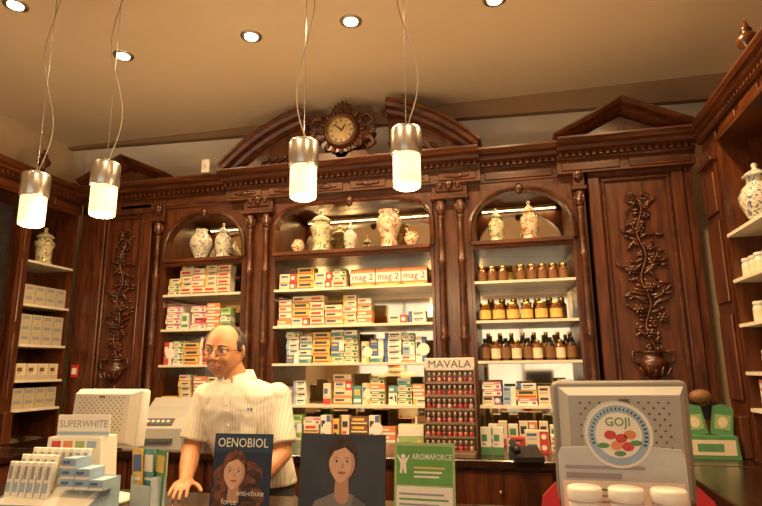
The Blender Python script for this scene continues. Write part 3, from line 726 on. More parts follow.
# ---------------------------------------------------------------- counter objects
ZT=1.0
def monitor(name,loc,rotz,w,h,zc,label,body,inner,tilt=0,T=None):
    e=empty(name,loc,rotz,label=label,cat='monitor')
    R=Matrix.Translation((0,0,zc))@Matrix.Rotation(rad(tilt),4,'X')
    m=MB(); m.M=R; m.box(-w/2,w/2,-.02,.025,-h/2,h/2,body,.014,3); build(m,'bezel',e)
    m=MB(); m.M=R
    a,b=w*.40,h*.40
    m.add([(-w*.46,-.021,-h*.46),(w*.46,-.021,-h*.46),(w*.46,-.021,h*.46),(-w*.46,-.021,h*.46),(-a,-.055,-b),(a,-.055,-b),(a,-.055,b),(-a,-.055,b)],[(0,1,5,4),(1,2,6,5),(2,3,7,6),(3,0,4,7),(4,5,6,7)],inner); build(m,'rear_housing',e)
    m=MB(); m.M=R
    for i in range(19):
        for j in range(13):
            if (i+j)%2==0: m.disc(-w*.315+i*w*.035,-h*.20+j*h*.045,.0032,.0032,-.0556,PLD,8)
    m.box(-.012,.012,-.058,-.055,h*.34,h*.37,PLD)
    build(m,'vent_grille',e)
    m=MB(); m.M=R; m.box(-w/2+.02,w/2-.02,.026,.027,-h/2+.02,h/2-.02,BLACK); build(m,'screen',e)
    build(MB().box(-.05,.05,-.045,.0,.02,zc-h*.2,body,.01,2),'neck',e)
    build(MB().lathe([(0,0),(.11,0),(.11,.012),(.08,.022),(0,.024)],body,seg=28),'base',e)
    return e
monitor('computer_monitor',(.262,1.66,ZT),rad(3),.340,.31,.305,'grey flat computer monitor seen from behind',PLG,PLM,4)
monitor('computer_monitor',(-1.60,2.05,ZT),rad(-6),.345,.225,.315,'white flat computer monitor turned slightly away',PLW,PLL,-5)

# round-topped berry display with jars
e=empty('product_display',(.22,1.40,ZT),label='red and white counter display with round berry emblem',cat='display stand')
m=MB().box(-.16,.16,-.15,.03,0,.165,REDS,.004); build(m,'display_base',e,label='red cardboard base')
m=MB(); 
pts=[(-.135,.165),(.135,.165),(.135,.30),(.128,.315)]+[( .075*math.cos(rad(a)),.345+.075*math.sin(rad(a))) for a in range(-20,201,10)]+[(-.128,.315),(-.135,.30)]
m.prism(pts,.03,.034,mat('pale_blue_card',(.50,.55,.57),.5)); y=.0292
m.rect(-.128,.128,.17,.245,y,WHITE); m.rect(-.12,.0,.25,.262,y,GREYT); m.rect(-.12,.05,.27,.278,y,GREYT)
m.disc(0,.345,.072,.072,y-.0004,WHITE); m.disc(0,.345,.066,.066,y-.0008,LBLUE); m.disc(0,.345,.050,.050,y-.0012,WHITE)
for k in range(26):
    a=rad(200-k*8.8)
    m.poly([(.061*math.cos(a)+.002,.345+.061*math.sin(a)),(.061*math.cos(a-.07),.345+.061*math.sin(a-.07)),(.055*math.cos(a-.07),.345+.055*math.sin(a-.07)),(.055*math.cos(a),.345+.055*math.sin(a))],y-.0014,INK)
m.text('GOJI',0.0,.373,.027,y-.002,GREEN,.01)
for (x,z,c) in ((-.018,.345,RED),(.005,.338,RED),(.024,.346,ORANGE),(-.006,.322,ORANGE),(.018,.32,RED)): m.disc(x,z,.013,.010,y-.0016,c,14)
for (x,z,a) in ((-.034,.322,.6),(.036,.328,2.4),(0,.305,1.6)): m.disc(x,z,.013,.006,y-.0018,GREEN,12)
for i in range(4): m.rect(-.11,-.02+.02*i,.185+.013*i,.190+.013*i,y-.0006,[RED,GREYT,GREYT,GREEN][i])
build(m,'header_card',e,label='pale card with round emblem')
for s in (-1,1):
    build(MB().prism([(s*.135,.165),(s*.185,.165),(s*.175,.215),(s*.145,.245)],.0,.006,REDS),'side_wing',e)
for x in (-.094,-.013,.068):
    o=build(MB().lathe([(0,0),(.030,0),(.033,.006),(.033,.058),(.030,.066)],PLW,seg=24),'cream_jar',loc=(.22+x,1.315,ZT+.166),label='round white jar with wide white lid on red display',cat='jar',group='white jars on red display')
    build(MB().lathe([(.0345,.062),(.035,.066),(.035,.084),(.032,.088),(0,.088)],PLW,seg=28),'lid',o)
    build(MB().lathe([(.0334,.012),(.0334,.05)],GREYT,seg=24,cap=False),'label_band',o)
# green leaf pouch display on worktop
e=empty('product_display',(1.02,3.60,ZT),label='small cardboard stand holding green printed pouches',cat='display stand')
m=MB().prism([(-.13,0),(.13,0),(.12,.12),(-.12,.12)],-.08,.0,GREEN); m.rect(-.11,.11,.02,.1,-.081,CREAM); m.rect(-.08,.05,.04,.08,-.082,GREEN); build(m,'tray',e)
for s,c in ((-1,GREEN),(1,GREEN)):
    m=MB(); m.M=Matrix.Translation((s*.06,-.02,.12))@Matrix.Rotation(rad(s*8),4,'Y'); m.prism([(-.055,0),(.055,0),(.05,.15),(0,.165),(-.05,.15)],-.02,0,c); m.rect(-.04,.04,.03,.11,-.021,LGREEN); m.disc(0,.07,.025,.03,-.022,CREAM,14); build(m,'pouch',e)
m=MB().prism([(-.11,.2),(-.06,.30),(.0,.27),(.06,.30),(.13,.2)],-.0,.01,BLACK); build(m,'card_back',e)
m=MB().ell((-.02,-.02,.325),(.06,.045,.04),BROWN); build(m,'brown_ball',e)

# nail polish stand
SX,SY=-.385,3.42
e=empty('nail_polish_stand',(SX,SY,ZT),label='stepped counter stand filled with rows of nail polish',cat='display stand')
m=MB().box(-.145,.145,-.10,.10,0,.03,TAUPE,.004); build(m,'stand_base',e)
build(MB().box(-.145,.145,.07,.085,.03,.50,TAUPE,.003),'back_panel',e)
m=MB().box(-.15,.15,.03,.05,.480,.555,PLL,.004); m.text('MAVALA',0,.517,.062,.0295,INK,0.0,.255); build(m,'header',e,label='grey header with brand lettering')
for i in range(6):
    z=.035+i*.075; y=-.095+i*.022
    build(MB().box(-.143,.143,y,y+.035,z-.006,z,TAUPE).box(-.143,.143,y-.003,y,z-.006,z+.008,TAUPE),'shelf',e)
for s in (-1,1): build(MB().prism([(s*.145,.03),(s*.149,.03),(s*.149,.5),(s*.145,.5)],-.0,.07,TAUPE),'side_panel',e)
cols=[mat('polish_%d'%i,c,.15,coat=.6) for i,c in enumerate([(.36,.02,.03),(.20,.02,.03),(.42,.12,.10),(.24,.07,.04),(.38,.2,.15),(.12,.02,.03)])]
CAPM=mat('cap',(.30,.22,.16),.3)
pm=[MB().lathe([(.0,0),(.011,0),(.012,.004),(.012,.026),(.006,.031)],c,seg=10).lathe([(.007,.031),(.0065,.058),(0,.06)],CAPM,seg=10).mesh('nail_polish_mesh') for i,c in enumerate(cols)]
for i in range(6):
    for k in range(9):
        o=bpy.data.objects.new('nail_polish_bottle',pm[(i*2+k*k)%6]); COL.objects.link(o); o.location=(SX-.124+k*.031,SY-.095+i*.022+.018,ZT+.035+i*.075)
        tag(o,'tiny nail polish bottle with pale cap on stand','nail polish','nail polish bottles on stand')

# green and white boxes beside stand
gb=mkbox(.15,.17,.06,LGREEN,WHITE,YEL,2); put(gb,(-.62,3.42,ZT),0,'product_carton','cartons beside polish stand','light green and white upright carton on worktop')
gb2=mkbox(.06,.15,.06,WHITE,GREEN,GREEN,0)
for x in (-.19,-.12): put(gb2,(x,3.5,ZT),0,'product_carton','cartons beside polish stand','slim white and green carton on worktop')
for x,i in ((-.02,16),(.10,3),(.23,0)): put(VAR[i],(x,3.6,ZT),0,'medicine_box','boxes on worktop'); put(VAR[i],(x,3.6,ZT+VAR[i][2]),0,'medicine_box','boxes on worktop')

# posters / easel cards
def easel(name,loc,rotz,w,h,board,label,fn,cat='poster'):
    e=empty(name,(loc[0],loc[1],loc[2]+.002),rotz,label=label,cat=cat)
    T=Matrix.Rotation(rad(-6),4,'X')
    m=MB(); m.M=T; m.box(-w/2,w/2,0,.004,0,h,board); fn(m,w,h); build(m,'printed_board',e)
    m=MB(); m.add([(-.04,.03,h*.65),(.04,.03,h*.65),(.05,.09,0),(-.05,.09,0),(-.04,.032,h*.65),(.04,.032,h*.65),(.05,.092,0),(-.05,.092,0)],[(0,1,2,3),(4,7,6,5),(0,4,5,1),(1,5,6,2),(2,6,7,3),(3,7,4,0)],CREAM)
    build(m,'easel_leg',e)
def face(m,cx,cz,s,hair,y=-.001,wavy=False,skin=PSK,shade=PSK2):
    m.disc(cx,cz+.012*s,.042*s,.056*s,y,hair)
    if wavy:
        for k in range(12):
            a=k/11; m.disc(cx+.048*s+.016*s*math.sin(k*1.3)+.02*a*s,cz+.01*s-.14*s*a,.030*s,.026*s,y-.0001*k,PHAIR if k%3==2 else hair,16); m.disc(cx-.045*s-.010*s*math.sin(k*1.3),cz+.0*s-.10*s*a,.016*s,.022*s,y-.0001*k,hair,16)
        y-=.0014
    y-=.0004
    m.poly([(cx-.019*s,cz-.085*s),(cx+.021*s,cz-.085*s),(cx+.018*s,cz-.03*s),(cx-.016*s,cz-.03*s)],y,shade)
    y-=.0003
    def oval(sx,ox): return [(cx+ox*s+sx*.036*s*math.cos(rad(a))*(1 if math.sin(rad(a))>0 else 1-.30*abs(math.sin(rad(a)))**2),cz+.048*s*math.sin(rad(a))) for a in range(0,360,12)]
    m.poly(oval(1,0),y,shade); y-=.0002
    m.poly(oval(.84,-.004),y,skin); y-=.0003
    m.poly([(cx-.037*s,cz+.005*s),(cx-.034*s,cz+.040*s),(cx,cz+.056*s),(cx+.034*s,cz+.040*s),(cx+.037*s,cz+.005*s),(cx+.030*s,cz+.024*s),(cx+.008*s,cz+.040*s),(cx-.022*s,cz+.030*s)],y,hair)
    for q in (-1,1):
        m.disc(cx+q*.0145*s,cz+.004*s,.0070*s,.0028*s,y,EYEW,14); m.disc(cx+q*.0145*s,cz+.004*s,.0030*s,.0028*s,y-.0002,INK,10)
        m.poly([(cx+q*.007*s,cz+.006*s),(cx+q*.015*s,cz+.0085*s),(cx+q*.0225*s,cz+.005*s),(cx+q*.015*s,cz+.0065*s)],y-.0003,PHAIR)
        m.poly([(cx+q*.006*s,cz+.012*s),(cx+q*.015*s,cz+.0155*s),(cx+q*.025*s,cz+.011*s),(cx+q*.015*s,cz+.0135*s)],y,PHAIR)
    m.poly([(cx+.001*s,cz+.003*s),(cx+.003*s,cz+.003*s),(cx+.007*s,cz-.011*s),(cx-.003*s,cz-.012*s)],y,shade)
    m.poly([(cx-.013*s,cz-.022*s),(cx-.004*s,cz-.0200*s),(cx+.004*s,cz-.0200*s),(cx+.013*s,cz-.022*s),(cx+.006*s,cz-.027*s),(cx-.006*s,cz-.027*s)],y,LIP)
GREYC=mat('printed_grey_shirt',(.20,.19,.19),.6)
GREYC2=mat('printed_grey_shirt_fold',(.12,.115,.115),.6)
SLATE=mat('dark_slate_print',(.030,.028,.028),.35,var=.3,scale=6)
def f1(m,w,h):
    m.rect(-w/2,w/2,0,h,-.0004,SLATE)
    m.poly([(-.115,0),(.10,0),(.088,.040),(.035,.072),(-.03,.072),(-.095,.045)],-.0009,GREYC)
    m.poly([(.03,0),(.10,0),(.088,.040),(.045,.066)],-.0010,GREYC2)
    m.poly([(-.024,.072),(.028,.072),(.022,.045),(.004,.035),(-.015,.045)],-.0012,PSK2)
    face(m,-.0,.170,1.34,PHAIR,-.0014)
easel('poster_portrait',(-.615,2.0,ZT),0,.315,.268,BLACK,'dark printed card with portrait of woman in grey top',f1)
def f2(m,w,h):
    m.rect(-w/2,w/2,0,h,-.0004,NAVY)
    m.rect(-w/2,w/2,h-.062,h-.004,-.0008,mat('teal_navy',(.02,.05,.09),.4)); m.text('OENOBIOL',0,h-.032,.044,-.0040,WHITE,.005,.195)
    face(m,-.025,.140,1.15,PHAIR2,-.0010,True)
    m.text('anti-chute',.042,.075,.026,-.007,WHITE,0); m.text('force',-.035,.045,.028,-.007,WHITE,0); m.text('volume',.04,.022,.030,-.007,WHITE,0)
easel('poster_portrait',(-.965,1.93,ZT),0,.225,.272,NAVY,'navy hair care card showing woman with wavy auburn hair',f2)
def f3(m,w,h):
    G2=mat('deep_green_print',(.12,.32,.07),.5)
    m.rect(-w/2,w/2,0,h,-.0004,LGREEN); m.rect(-w/2+.008,w/2-.008,.008,h*.45,-.0008,WHITE); m.rect(-w/2+.008,w/2-.008,h*.47,h-.01,-.0008,G2)
    m.text('AROMAFORCE',.026,h-.045,.026,-.0012,WHITE,0.004,.135)
    m.disc(-.072,h-.045,.008,.008,-.0012,WHITE,14)
    m.poly([(-.072,h-.054),(-.060,h-.050),(-.052,h-.038),(-.050,h-.042),(-.062,h-.066),(-.060,h-.098),(-.068,h-.098),(-.072,h-.078),(-.076,h-.098),(-.084,h-.098),(-.082,h-.066),(-.094,h-.042),(-.092,h-.038),(-.084,h-.050)],-.0012,WHITE)
    for i in range(3): m.rect(-.035,.07-.01*i,h-.082-.014*i,h-.076-.014*i,-.0012,YEL if i==0 else WHITE)
    for i in range(5): m.rect(-.085,.08-.015*(i%3),.022+.016*i,.028+.016*i,-.0012,G2 if i%2 else GREYT)
easel('leaflet_stand',(-.315,1.95,ZT),rad(-3),.205,.250,WHITE,'green and white printed leaflet card on counter',f3,'leaflet stand')

# small white teeth-whitening displays
e=empty('product_display',(-1.54,1.84,ZT),rad(6),label='white cardboard display box with lettered header',cat='display stand')
m=MB().prism([(-.115,0),(.115,0),(.10,.27),(-.10,.27)],-.05,.05,WHITE)
for i in range(4): m.rect(-.085+.045*i,-.05+.045*i,.235,.258,-.0505,[RED,ORANGE,LGREEN,LBLUE][i])
for i in range(6): m.rect(-.085,.08-.02*(i%3),.04+.028*i,.05+.028*i,-.0505,GREYT if i%2 else LBLUE)
build(m,'display_box',e)
m=MB().box(-.09,.11,-.02,-.015,.27,.345,WHITE); m.text('SUPERWHITE',.01,.312,.036,-.0206,GREYT,.005,.185); m.rect(-.09,.11,.275,.287,-.0204,LBLUE); build(m,'header_card',e)
e=empty('product_display',(-1.50,1.70,ZT),rad(4),label='blue and white tray display holding white tubes',cat='display stand')
m=MB()
m.add([(-.17,-.09,0),(.17,-.09,0),(.17,.08,0),(-.17,.08,0),(-.17,-.09,.085),(.17,-.09,.085),(.17,.08,.15),(-.17,.08,.15)],[(0,1,5,4),(1,2,6,5),(2,3,7,6),(3,0,4,7),(0,3,2,1)],LBLUE)
m.add([(-.168,-.088,.08),(.168,-.088,.08),(.168,.078,.14),(-.168,.078,.14)],[(0,1,2,3)],WHITE)
m.rect(-.165,.165,.012,.08,-.0906,WHITE); m.text('SUPERWHITE',-.05,.058,.030,-.0912,BLUE,.005,.16); m.rect(.06,.15,.03,.036,-.0912,GREYT); m.rect(.06,.13,.046,.052,-.0912,LBLUE)
build(m,'display_tray',e)
PB=mat('pale_blue_plastic',(.50,.60,.68),.35)
tm=MB().box(-.0115,.0115,-.009,.009,0,.115,WHITE,.003); tm.rect(-.008,.008,.02,.05,-.0095,LBLUE); tm.rect(-.006,.006,.06,.10,-.0095,GREYT)
tb=tm.mesh('tube_mesh')
for r in range(3):
    for k in range(8):
        if r<2 and k>5-r: continue
        o=bpy.data.objects.new('toothpaste_tube',tb); COL.objects.link(o)
        o.location=(-1.655+k*.029+r*.01,1.655+r*.035,ZT+.092+r*.018); o.rotation_euler=(rad(-8),0,rad(4))
        tag(o,'slim white upright tube carton in tray display','tube','white tubes in tray display')
bm_=mkbox(.05,.032,.08,LBLUE,WHITE,BLUE,0)
for k in range(3):
    for j in range(3-k): put(bm_,(-1.44+k*.055,1.665,ZT+.124+j*.032),rad(4),'sample_box','small blue boxes in tray','small pale blue and white sample box')
# brochures rack
e=empty('brochure_rack',(-1.345,1.96,ZT),rad(-20),label='clear rack holding yellow and blue brochures',cat='rack')
m=MB().box(-.06,.06,-.03,.04,0,.01,PLL).box(-.06,.06,.03,.036,.01,.2,PLL).box(-.06,.06,-.03,-.027,.01,.09,PB).box(-.06,-.057,-.03,.036,.01,.12,PB).box(.057,.06,-.03,.036,.01,.12,PB); build(m,'rack',e)
for i,(c,d) in enumerate(((YEL,BLUE),(TEAL,WHITE),(GREEN,YEL))):
    m=MB(); m.M=Matrix.Translation((-.035+.035*i,-.015+.014*i,.012))@Matrix.Rotation(rad(-6+5*i),4,'Y'); m.box(-.03,.03,0,.004,0,.2,c); m.rect(-.025,.025,.12,.18,-.0006,d); m.rect(-.02,.02,.09,.1,-.0006,WHITE); build(m,'brochure',e)
# printer / fax on worktop
e=empty('printer',(-2.33,3.55,ZT),rad(6),label='grey office printer with paper tray on worktop',cat='printer')
m=MB(); m.prismx([(-.17,0),(.17,0),(.17,.24),(.05,.25),(-.10,.19),(-.17,.13)],-.20,.20,PLM); build(m,'printer_body',e)
build(MB().box(-.15,.15,-.16,.02,.0,.012,PLD).box(-.14,.14,-.20,-.165,.05,.07,PLD),'paper_slot',e)
m=MB(); m.add([(-.16,.06,.25),(.16,.06,.25),(.16,.14,.31),(-.16,.14,.31),(-.16,.065,.245),(.16,.065,.245),(.16,.145,.305),(-.16,.145,.305)],[(0,1,2,3),(4,7,6,5),(0,4,5,1),(1,5,6,2),(2,6,7,3),(3,7,4,0)],PLM); build(m,'paper_tray',e)
m=MB(); m.M=Matrix.Translation((0,-.13,.167))@Matrix.Rotation(rad(38),4,'X'); m.box(-.12,.12,-.03,.03,0,.006,PLD,.002)
for i in range(6): m.box(-.1+.035*i,-.08+.035*i,-.01,.01,.006,.010,PLW,.002)
build(m,'control_panel',e)
e=empty('telephone',(.03,3.36,ZT),rad(10),label='black desk telephone on dark worktop',cat='telephone')
build(MB().prismx([(-.1,0),(.08,0),(.08,.06),(-.1,.025)],-.08,.08,BLACK),'phone_body',e)
build(MB().tube([(-.06,-.08,.05),(-.06,-.06,.07),(-.06,.04,.085),(-.06,.07,.08)],[.02,.014,.014,.02],BLACK,10),'handset',e)

# ---------------------------------------------------------------- pharmacist
PO=Vector((-1.24,2.53,0))
man=empty('person',PO,label='balding man in glasses and striped shirt leaning on counter',cat='person')
def pbuild(mb,name,parent=man,vox=0,smooth=0,**k):
    o=bpy.data.objects.new(name,mb.mesh(name,PO)); COL.objects.link(o); o.parent=parent
    if vox:
        r=o.modifiers.new('remesh','REMESH'); r.mode='VOXEL'; r.voxel_size=vox; r.use_smooth_shade=True
        if smooth: q=o.modifiers.new('smooth','SMOOTH'); q.iterations=smooth; q.factor=.5
    return tag(o,**k)
HC=Vector((-1.305,2.415,1.585))
HM=Matrix.Translation(HC)@Matrix.Rotation(rad(4),4,'Z')@Matrix.Rotation(rad(7),4,'X')@Matrix.Rotation(rad(4),4,'Y')@Matrix.Scale(1.05,4)
def sst(a,b,x):
    t=max(0,min(1,(x-a)/(b-a))); return t*t*(3-2*t)
def headpt(u,t,infl=1.0):
    x=math.sin(t)*math.sin(u); y=-math.sin(t)*math.cos(u); z=math.cos(t)
    X=x*.080;Y=y*.098;Z=z*.118
    if z<0:
        k=-z; X*=1-.10*k-.12*k**3
        if y>0: Y*=1-.42*k
        else: Y*=1+.02*k
        X*=1+.10*math.sin(min(1,k*1.25)*pi)*.6
    else:
        X*=1+.03*z
    if y<0: Y*=1-.07*(1-abs(x))
    def g(cx,cz,sx,sz=None): return math.exp(-((X-cx)**2/(sx*sx)+(Z-cz)**2/((sz or sx)**2)))
    if y<0:
        d=0
        for q in (-1,1):
            d+=.013*g(q*.031,.008,.017,.012)
            d-=.006*g(q*.030,.030,.020,.008)
            d-=.009*g(q*.044,-.028,.018,.015)
            d+=.005*g(q*.034,-.052,.007,.012)
            d+=.006*g(q*.066,-.035,.012,.030)
        d-=.006*g(0,-.052,.024,.018)
        d-=.010*g(0,-.096,.020,.016)
        d+=.005*g(0,-.076,.020,.006)
        d-=.004*g(0,.065,.04,.03)
        Y+=d
    return Vector((X,Y,Z))*infl
def headgrid(nu=48,nt=32):
    vs=[];fs=[]
    for i in range(nt+1):
        t=.02+(pi-.04)*i/nt
        for k in range(nu): vs.append(headpt(2*pi*k/nu,t))
    for i in range(nt):
        for k in range(nu):
            k2=(k+1)%nu; fs.append((i*nu+k,(i+1)*nu+k,(i+1)*nu+k2,i*nu+k2))
    fs=fs+[tuple(range(nu)),tuple(nt*nu+k for k in range(nu-1,-1,-1))]
    return vs,fs
b=MB()
vs,fs=headgrid(80,60)
b.M=HM; b.add(vs,fs,SKIN,True)
b.caps((0,-.090,.016),.0075,(0,-.112,-.016),.011,SKIN); b.ell((0,-.114,-.021),(.011,.011,.010),SKIN)
for q in (-1,1): b.ell((q*.013,-.103,-.025),(.0075,.010,.0075),SKIN)
for q in (-1,1):
    R_=Matrix.Rotation(rad(q*28),3,'Z')@Matrix.Rotation(rad(-8),3,'X')
    b.ell((q*.083,.008,.002),(.008,.020,.030),SKIN,R_); b.ell((q*.080,.002,-.026),(.007,.010,.012),SKIN)
    b.ell((q*.031,-.079,.017),(.0145,.012,.0055),SKIN)
    b.ell((q*.031,-.078,-.001),(.013,.011,.004),SKIN)
b.ell((0,-.100,-.046),(.022,.008,.0045),SKIN); b.ell((0,-.098,-.064),(.019,.009,.006),SKIN)
b.M=Matrix()
b.caps((-1.262,2.49,1.40),.066,(-1.298,2.44,1.53),.060,SKIN)
TOR=[(.86,-1.20,2.615,.155,.105),(.98,-1.20,2.60,.163,.12),(1.10,-1.212,2.56,.160,.130),(1.22,-1.23,2.515,.168,.126),(1.32,-1.24,2.488,.180,.115),(1.385,-1.245,2.475,.182,.098),(1.425,-1.25,2.47,.150,.080),(1.455,-1.262,2.465,.095,.066),(1.478,-1.27,2.465,.066,.05)]
b.loft(TOR,SKIN,30,2.2)
SR=Vector((-1.42,2.48,1.378));SL=Vector((-1.065,2.48,1.378))
ER=Vector((-1.455,2.43,1.15));EL=Vector((-1.015,2.435,1.14))
WR=Vector((-1.37,2.255,1.047));WL=Vector((-1.055,2.265,1.046))
for s_,e_,w_ in ((SR,ER,WR),(SL,EL,WL)):
    b.caps(s_,.055,e_,.042,SKIN); b.caps(e_,.043,(e_+w_)/2,.040,SKIN); b.caps((e_+w_)/2,.040,w_,.027,SKIN)
for q in (-1,1):
    hx=-1.20+q*.088; b.caps((hx,2.61,.90),.092,(hx+q*.01,2.60,.50),.060,SKIN); b.caps((hx+q*.01,2.60,.50),.058,(hx+q*.015,2.60,.10),.042,SKIN); b.caps((hx+q*.015,2.60,.045),.040,(hx+q*.03,2.46,.035),.033,SKIN)
def hand(b,wrist,dirv,side,spread=0.0):
    d=Vector(dirv).normalized(); n=Vector((0,0,1)); yv=n.cross(d).normalized(); n=d.cross(yv).normalized()
    M=Matrix(((d.x,yv.x,n.x,wrist.x),(d.y,yv.y,n.y,wrist.y),(d.z,yv.z,n.z,wrist.z),(0,0,0,1)))
    b.M=M
    b.caps((-.01,0,0),.026,(.03,0,0),.024,SKIN)
    b.ell((.050,0,0),(.050,.041,.0165),SKIN,seg=18,rings=10); b.ell((.022,side*.024,-.004),(.030,.018,.015),SKIN)
    for i,(y,L,r) in enumerate(((side*.030,.068,.0088),(side*.010,.077,.0092),(-side*.010,.072,.0088),(-side*.029,.057,.0080))):
        p=Vector((.080-abs(i-1.3)*.005,y,.002)); a=rad(-10); f=(y/.03)*rad(6+spread)
        for seg_,l in enumerate((.44,.31,.25)):
            q=p+Vector((math.cos(a)*math.cos(f),math.cos(a)*math.sin(f),math.sin(a)))*L*l
            b.caps(p,r*(1-.08*seg_),q,r*(1-.08*(seg_+1)),SKIN,10); p=q; a-=rad(14)
    p=Vector((.018,side*.034,-.006))
    for l,r,an in ((.034,.0115,48),(.028,.0100,32),(.020,.0090,22)):
        q=p+Vector((math.cos(rad(an)),side*math.sin(rad(an)),-.12))*l; b.caps(p,r,q,r*.93,SKIN,10); p=q
    b.M=Matrix()
hand(b,WR,(.30,-.93,-.13),1); hand(b,WL,(-.35,-.92,-.12),-1)
pbuild(b,'body',vox=.004,smooth=1,label='skin of face, arms and hands')
vs,fs=headgrid(110,80); nv=[]
for i,v in enumerate(vs):
    x,y,z=abs(v.x),v.y,v.z
    yl=-.034 if z<.045 else -.034+ (z-.045)*1.0
    if z>.075: yl=-.008-.022*math.exp(-(x/.022)**2)
    if z<.012: yl+=(.012-z)*1.6
    m_=sst(-.007,.007,y-yl)*sst(-.070,-.052,z)
    ear=math.exp(-(((y-.010)/.020)**2+((z-.0)/.026)**2))*(1 if x>.05 else 0); m_*=1-min(1,ear*1.6)
    th=.006+.007*sst(.03,.075,x)+.004*sst(0,.08,y)-.003*sst(.06,.1,z)
    noise=.0012*math.sin(i*12.9898)+.0010*math.sin(x*400+z*260)
    off=-.006*(1-m_)+(th+noise)*m_
    n=Vector((v.x/.0064,v.y/.0096,v.z/.0139)).normalized(); nv.append(v+n*off)
hb=MB(); hb.M=HM; hb.add(nv,fs,HAIR,True); pbuild(hb,'hair')
for q in (-1,1):
    m=MB(); m.M=HM; m.ell((q*.031,-.0775,.0085),(.0115,.0115,.0105),EYEW,seg=16); m.ell((q*.031-.0025,-.0878,.0080),(.0048,.0022,.0048),INK,seg=10,rings=6); pbuild(m,'eye')
    m=MB(); m.M=HM; m.tube([(q*.013,-.099,.029),(q*.03,-.0985,.034),(q*.048,-.085,.028)],[.0022,.0032,.0015],HAIR,6); pbuild(m,'eyebrow')
m=MB(); m.M=HM; m.tube([(-.028,-.094,-.049),(-.014,-.106,-.0515),(0,-.109,-.0515),(.014,-.106,-.0515),(.028,-.094,-.049)],[.001,.0025,.003,.0025,.001],LIP,6)
m.tube([(-.026,-.094,-.050),(-.013,-.104,-.0605),(0,-.107,-.0630),(.013,-.104,-.0605),(.026,-.094,-.050)],[.001,.003,.0038,.003,.001],LIP,6)
pbuild(m,'lips')
m=MB(); m.M=HM; m.ell((0,-.1000,-.0565),(.018,.006,.0045),TEETH); pbuild(m,'teeth')
m=MB(); m.M=HM
for q in (-1,1):
    pts=[(q*.033+.0225*math.copysign(abs(math.cos(a))**.6,math.cos(a)),-.110+.014*abs((q*.033+.0225*math.cos(a))/.057)**2,.006+.0145*math.copysign(abs(math.sin(a))**.6,math.sin(a))) for a in [2*pi*k/24 for k in range(25)]]
    m.tube(pts,.0013,LENS,6); m.tube([(q*.055,-.097,.012),(q*.080,-.06,.012),(q*.087,0,.010),(q*.087,.016,.0)],.0013,LENS,6)
m.tube([(-.011,-.110,.010),(0,-.114,.013),(.011,-.110,.010)],.0013,LENS,6)
pbuild(m,'glasses',label='thin framed spectacles')
m=MB(); m.loft([(z,x,y,rx*1.08+.006,ry*1.12+.006) for z,x,y,rx,ry in TOR[1:7]]+[(1.456,-1.262,2.465,.098,.074)],SHIRT,34,2.3)
for s_,e_ in ((SR,ER),(SL,EL)):
    d=e_-s_; m.caps(s_,.064,s_+d*.45,.062,SHIRT); m.tube([s_+d*.3,s_+d*.85],[.062,.068],SHIRT,18)
shirt=pbuild(m,'shirt',vox=.007,smooth=3,label='short-sleeved cream striped shirt')
m=MB()
FX=lambda z:(-1.24 if z>1.2 else -1.24+(1.2-z)*.1)-(max(0,z-1.3)*.18)
def fy(z):
    for i in range(len(TOR)-1):
        if TOR[i][0]<=z<=TOR[i+1][0]:
            t=(z-TOR[i][0])/(TOR[i+1][0]-TOR[i][0]); return (TOR[i][2]*(1-t)+TOR[i+1][2]*t)-((TOR[i][4]*(1-t)+TOR[i+1][4]*t)*1.12+.006)
    return 2.4
zz=[1.0+.04*i for i in range(11)]
for i in range(10):
    z0,z1=zz[i],zz[i+1]; m.add([(FX(z0)-.014,fy(z0)-.003,z0),(FX(z0)+.014,fy(z0)-.003,z0),(FX(z1)+.014,fy(z1)-.003,z1),(FX(z1)-.014,fy(z1)-.003,z1)],[(0,1,2,3)],SHIRT)
for z in (1.08,1.17,1.26,1.35): m.ell((FX(z),fy(z)-.005,z),(.005,.003,.005),PLW,seg=8,rings=5)
pbuild(m,'button_placket',shirt)
m=MB(); NC=Vector((-1.268,2.462,1.462)); cv=[];n=30
for j,(dz,rr,ry) in enumerate(((-.020,.088,.078),(.018,.076,.070),(.026,.080,.074),(-.022,.100,.092))):
    for k in range(n+1):
        a=rad(-90+14+(360-28)*k/n); fr=max(0,math.cos(a+pi/2)); 
        z=dz-(.040*fr**3 if j in (0,3) else .022*fr**2)+(.008 if math.sin(a)>0 else 0)
        if j==3 and k in (0,n): z-=.022
        cv.append(NC+Vector((rr*math.cos(a),ry*math.sin(a),z)))
fsx=[]
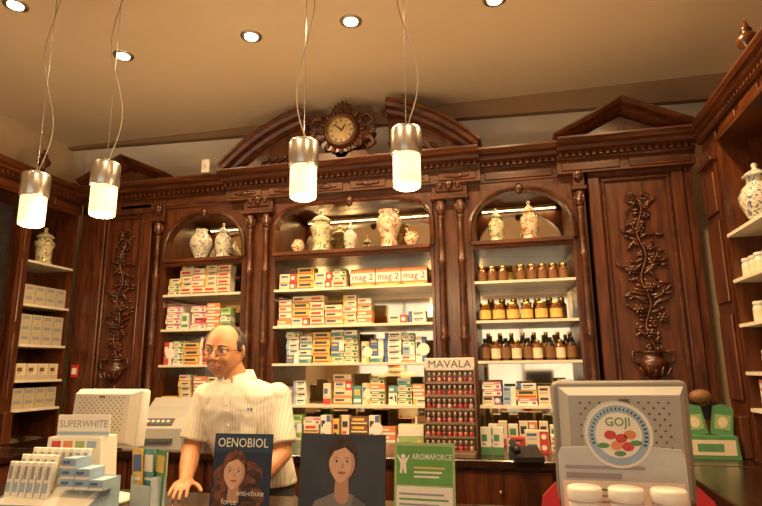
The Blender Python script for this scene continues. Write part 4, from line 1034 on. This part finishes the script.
for j in range(3):
    for k in range(n): fsx.append((j*(n+1)+k,j*(n+1)+k+1,(j+1)*(n+1)+k+1,(j+1)*(n+1)+k))
m.add(cv,fsx,SHIRT,True); c_=pbuild(m,'collar',shirt); sm=c_.modifiers.new('solid','SOLIDIFY'); sm.thickness=.003
m=MB(); yk=fy(1.28)+.008
m.prism([(-1.185,1.22),(-1.15,1.205),(-1.115,1.22),(-1.115,1.32),(-1.185,1.32)],yk-.006,yk+.012,SHIRT); pbuild(m,'pocket',shirt)
m=MB(); 
for dx,c in ((-.015,INK),(.0,BLUE),(.014,INK)): m.tube([(-1.15+dx,yk+.0,1.26),(-1.15+dx,yk-.002,1.335)],.004,c,8)
pbuild(m,'pens',shirt)
m=MB().loft([(.84,-1.20,2.615,.165,.115),(.92,-1.20,2.61,.172,.128),(1.02,-1.205,2.59,.172,.132)],TROU,26,2.3)
for q in (-1,1):
    hx=-1.20+q*.088; m.caps((hx,2.61,.88),.098,(hx+q*.01,2.60,.50),.078,TROU); m.caps((hx+q*.01,2.60,.50),.078,(hx+q*.015,2.60,.12),.062,TROU)
pbuild(m,'trousers',vox=.012,smooth=2)
for q in (-1,1):
    hx=-1.20+q*.103; m=MB(); m.caps((hx,2.61,.05),.046,(hx+q*.018,2.44,.042),.040,SHOE); m.box(hx-.045,hx+.05,2.41,2.66,0,.02,SHOE,.006); pbuild(m,'shoe')

# ---------------------------------------------------------------- world and camera
W=bpy.data.worlds.new('daylight'); S.world=W; W.use_nodes=True
W.node_tree.nodes['Background'].inputs[0].default_value=(1.0,.90,.74,1); W.node_tree.nodes['Background'].inputs[1].default_value=1.5
cam=bpy.data.cameras.new('camera'); co=bpy.data.objects.new('camera',cam); COL.objects.link(co)
cam.sensor_width=36; cam.lens=36*565/762; cam.clip_start=.05
co.matrix_world=Matrix.Translation((0,0,1.5))@Matrix.Rotation(rad(13),4,'Z')@Matrix.Rotation(rad(101.5),4,'X')@Matrix.Rotation(rad(-.6),4,'Z')
S.camera=co
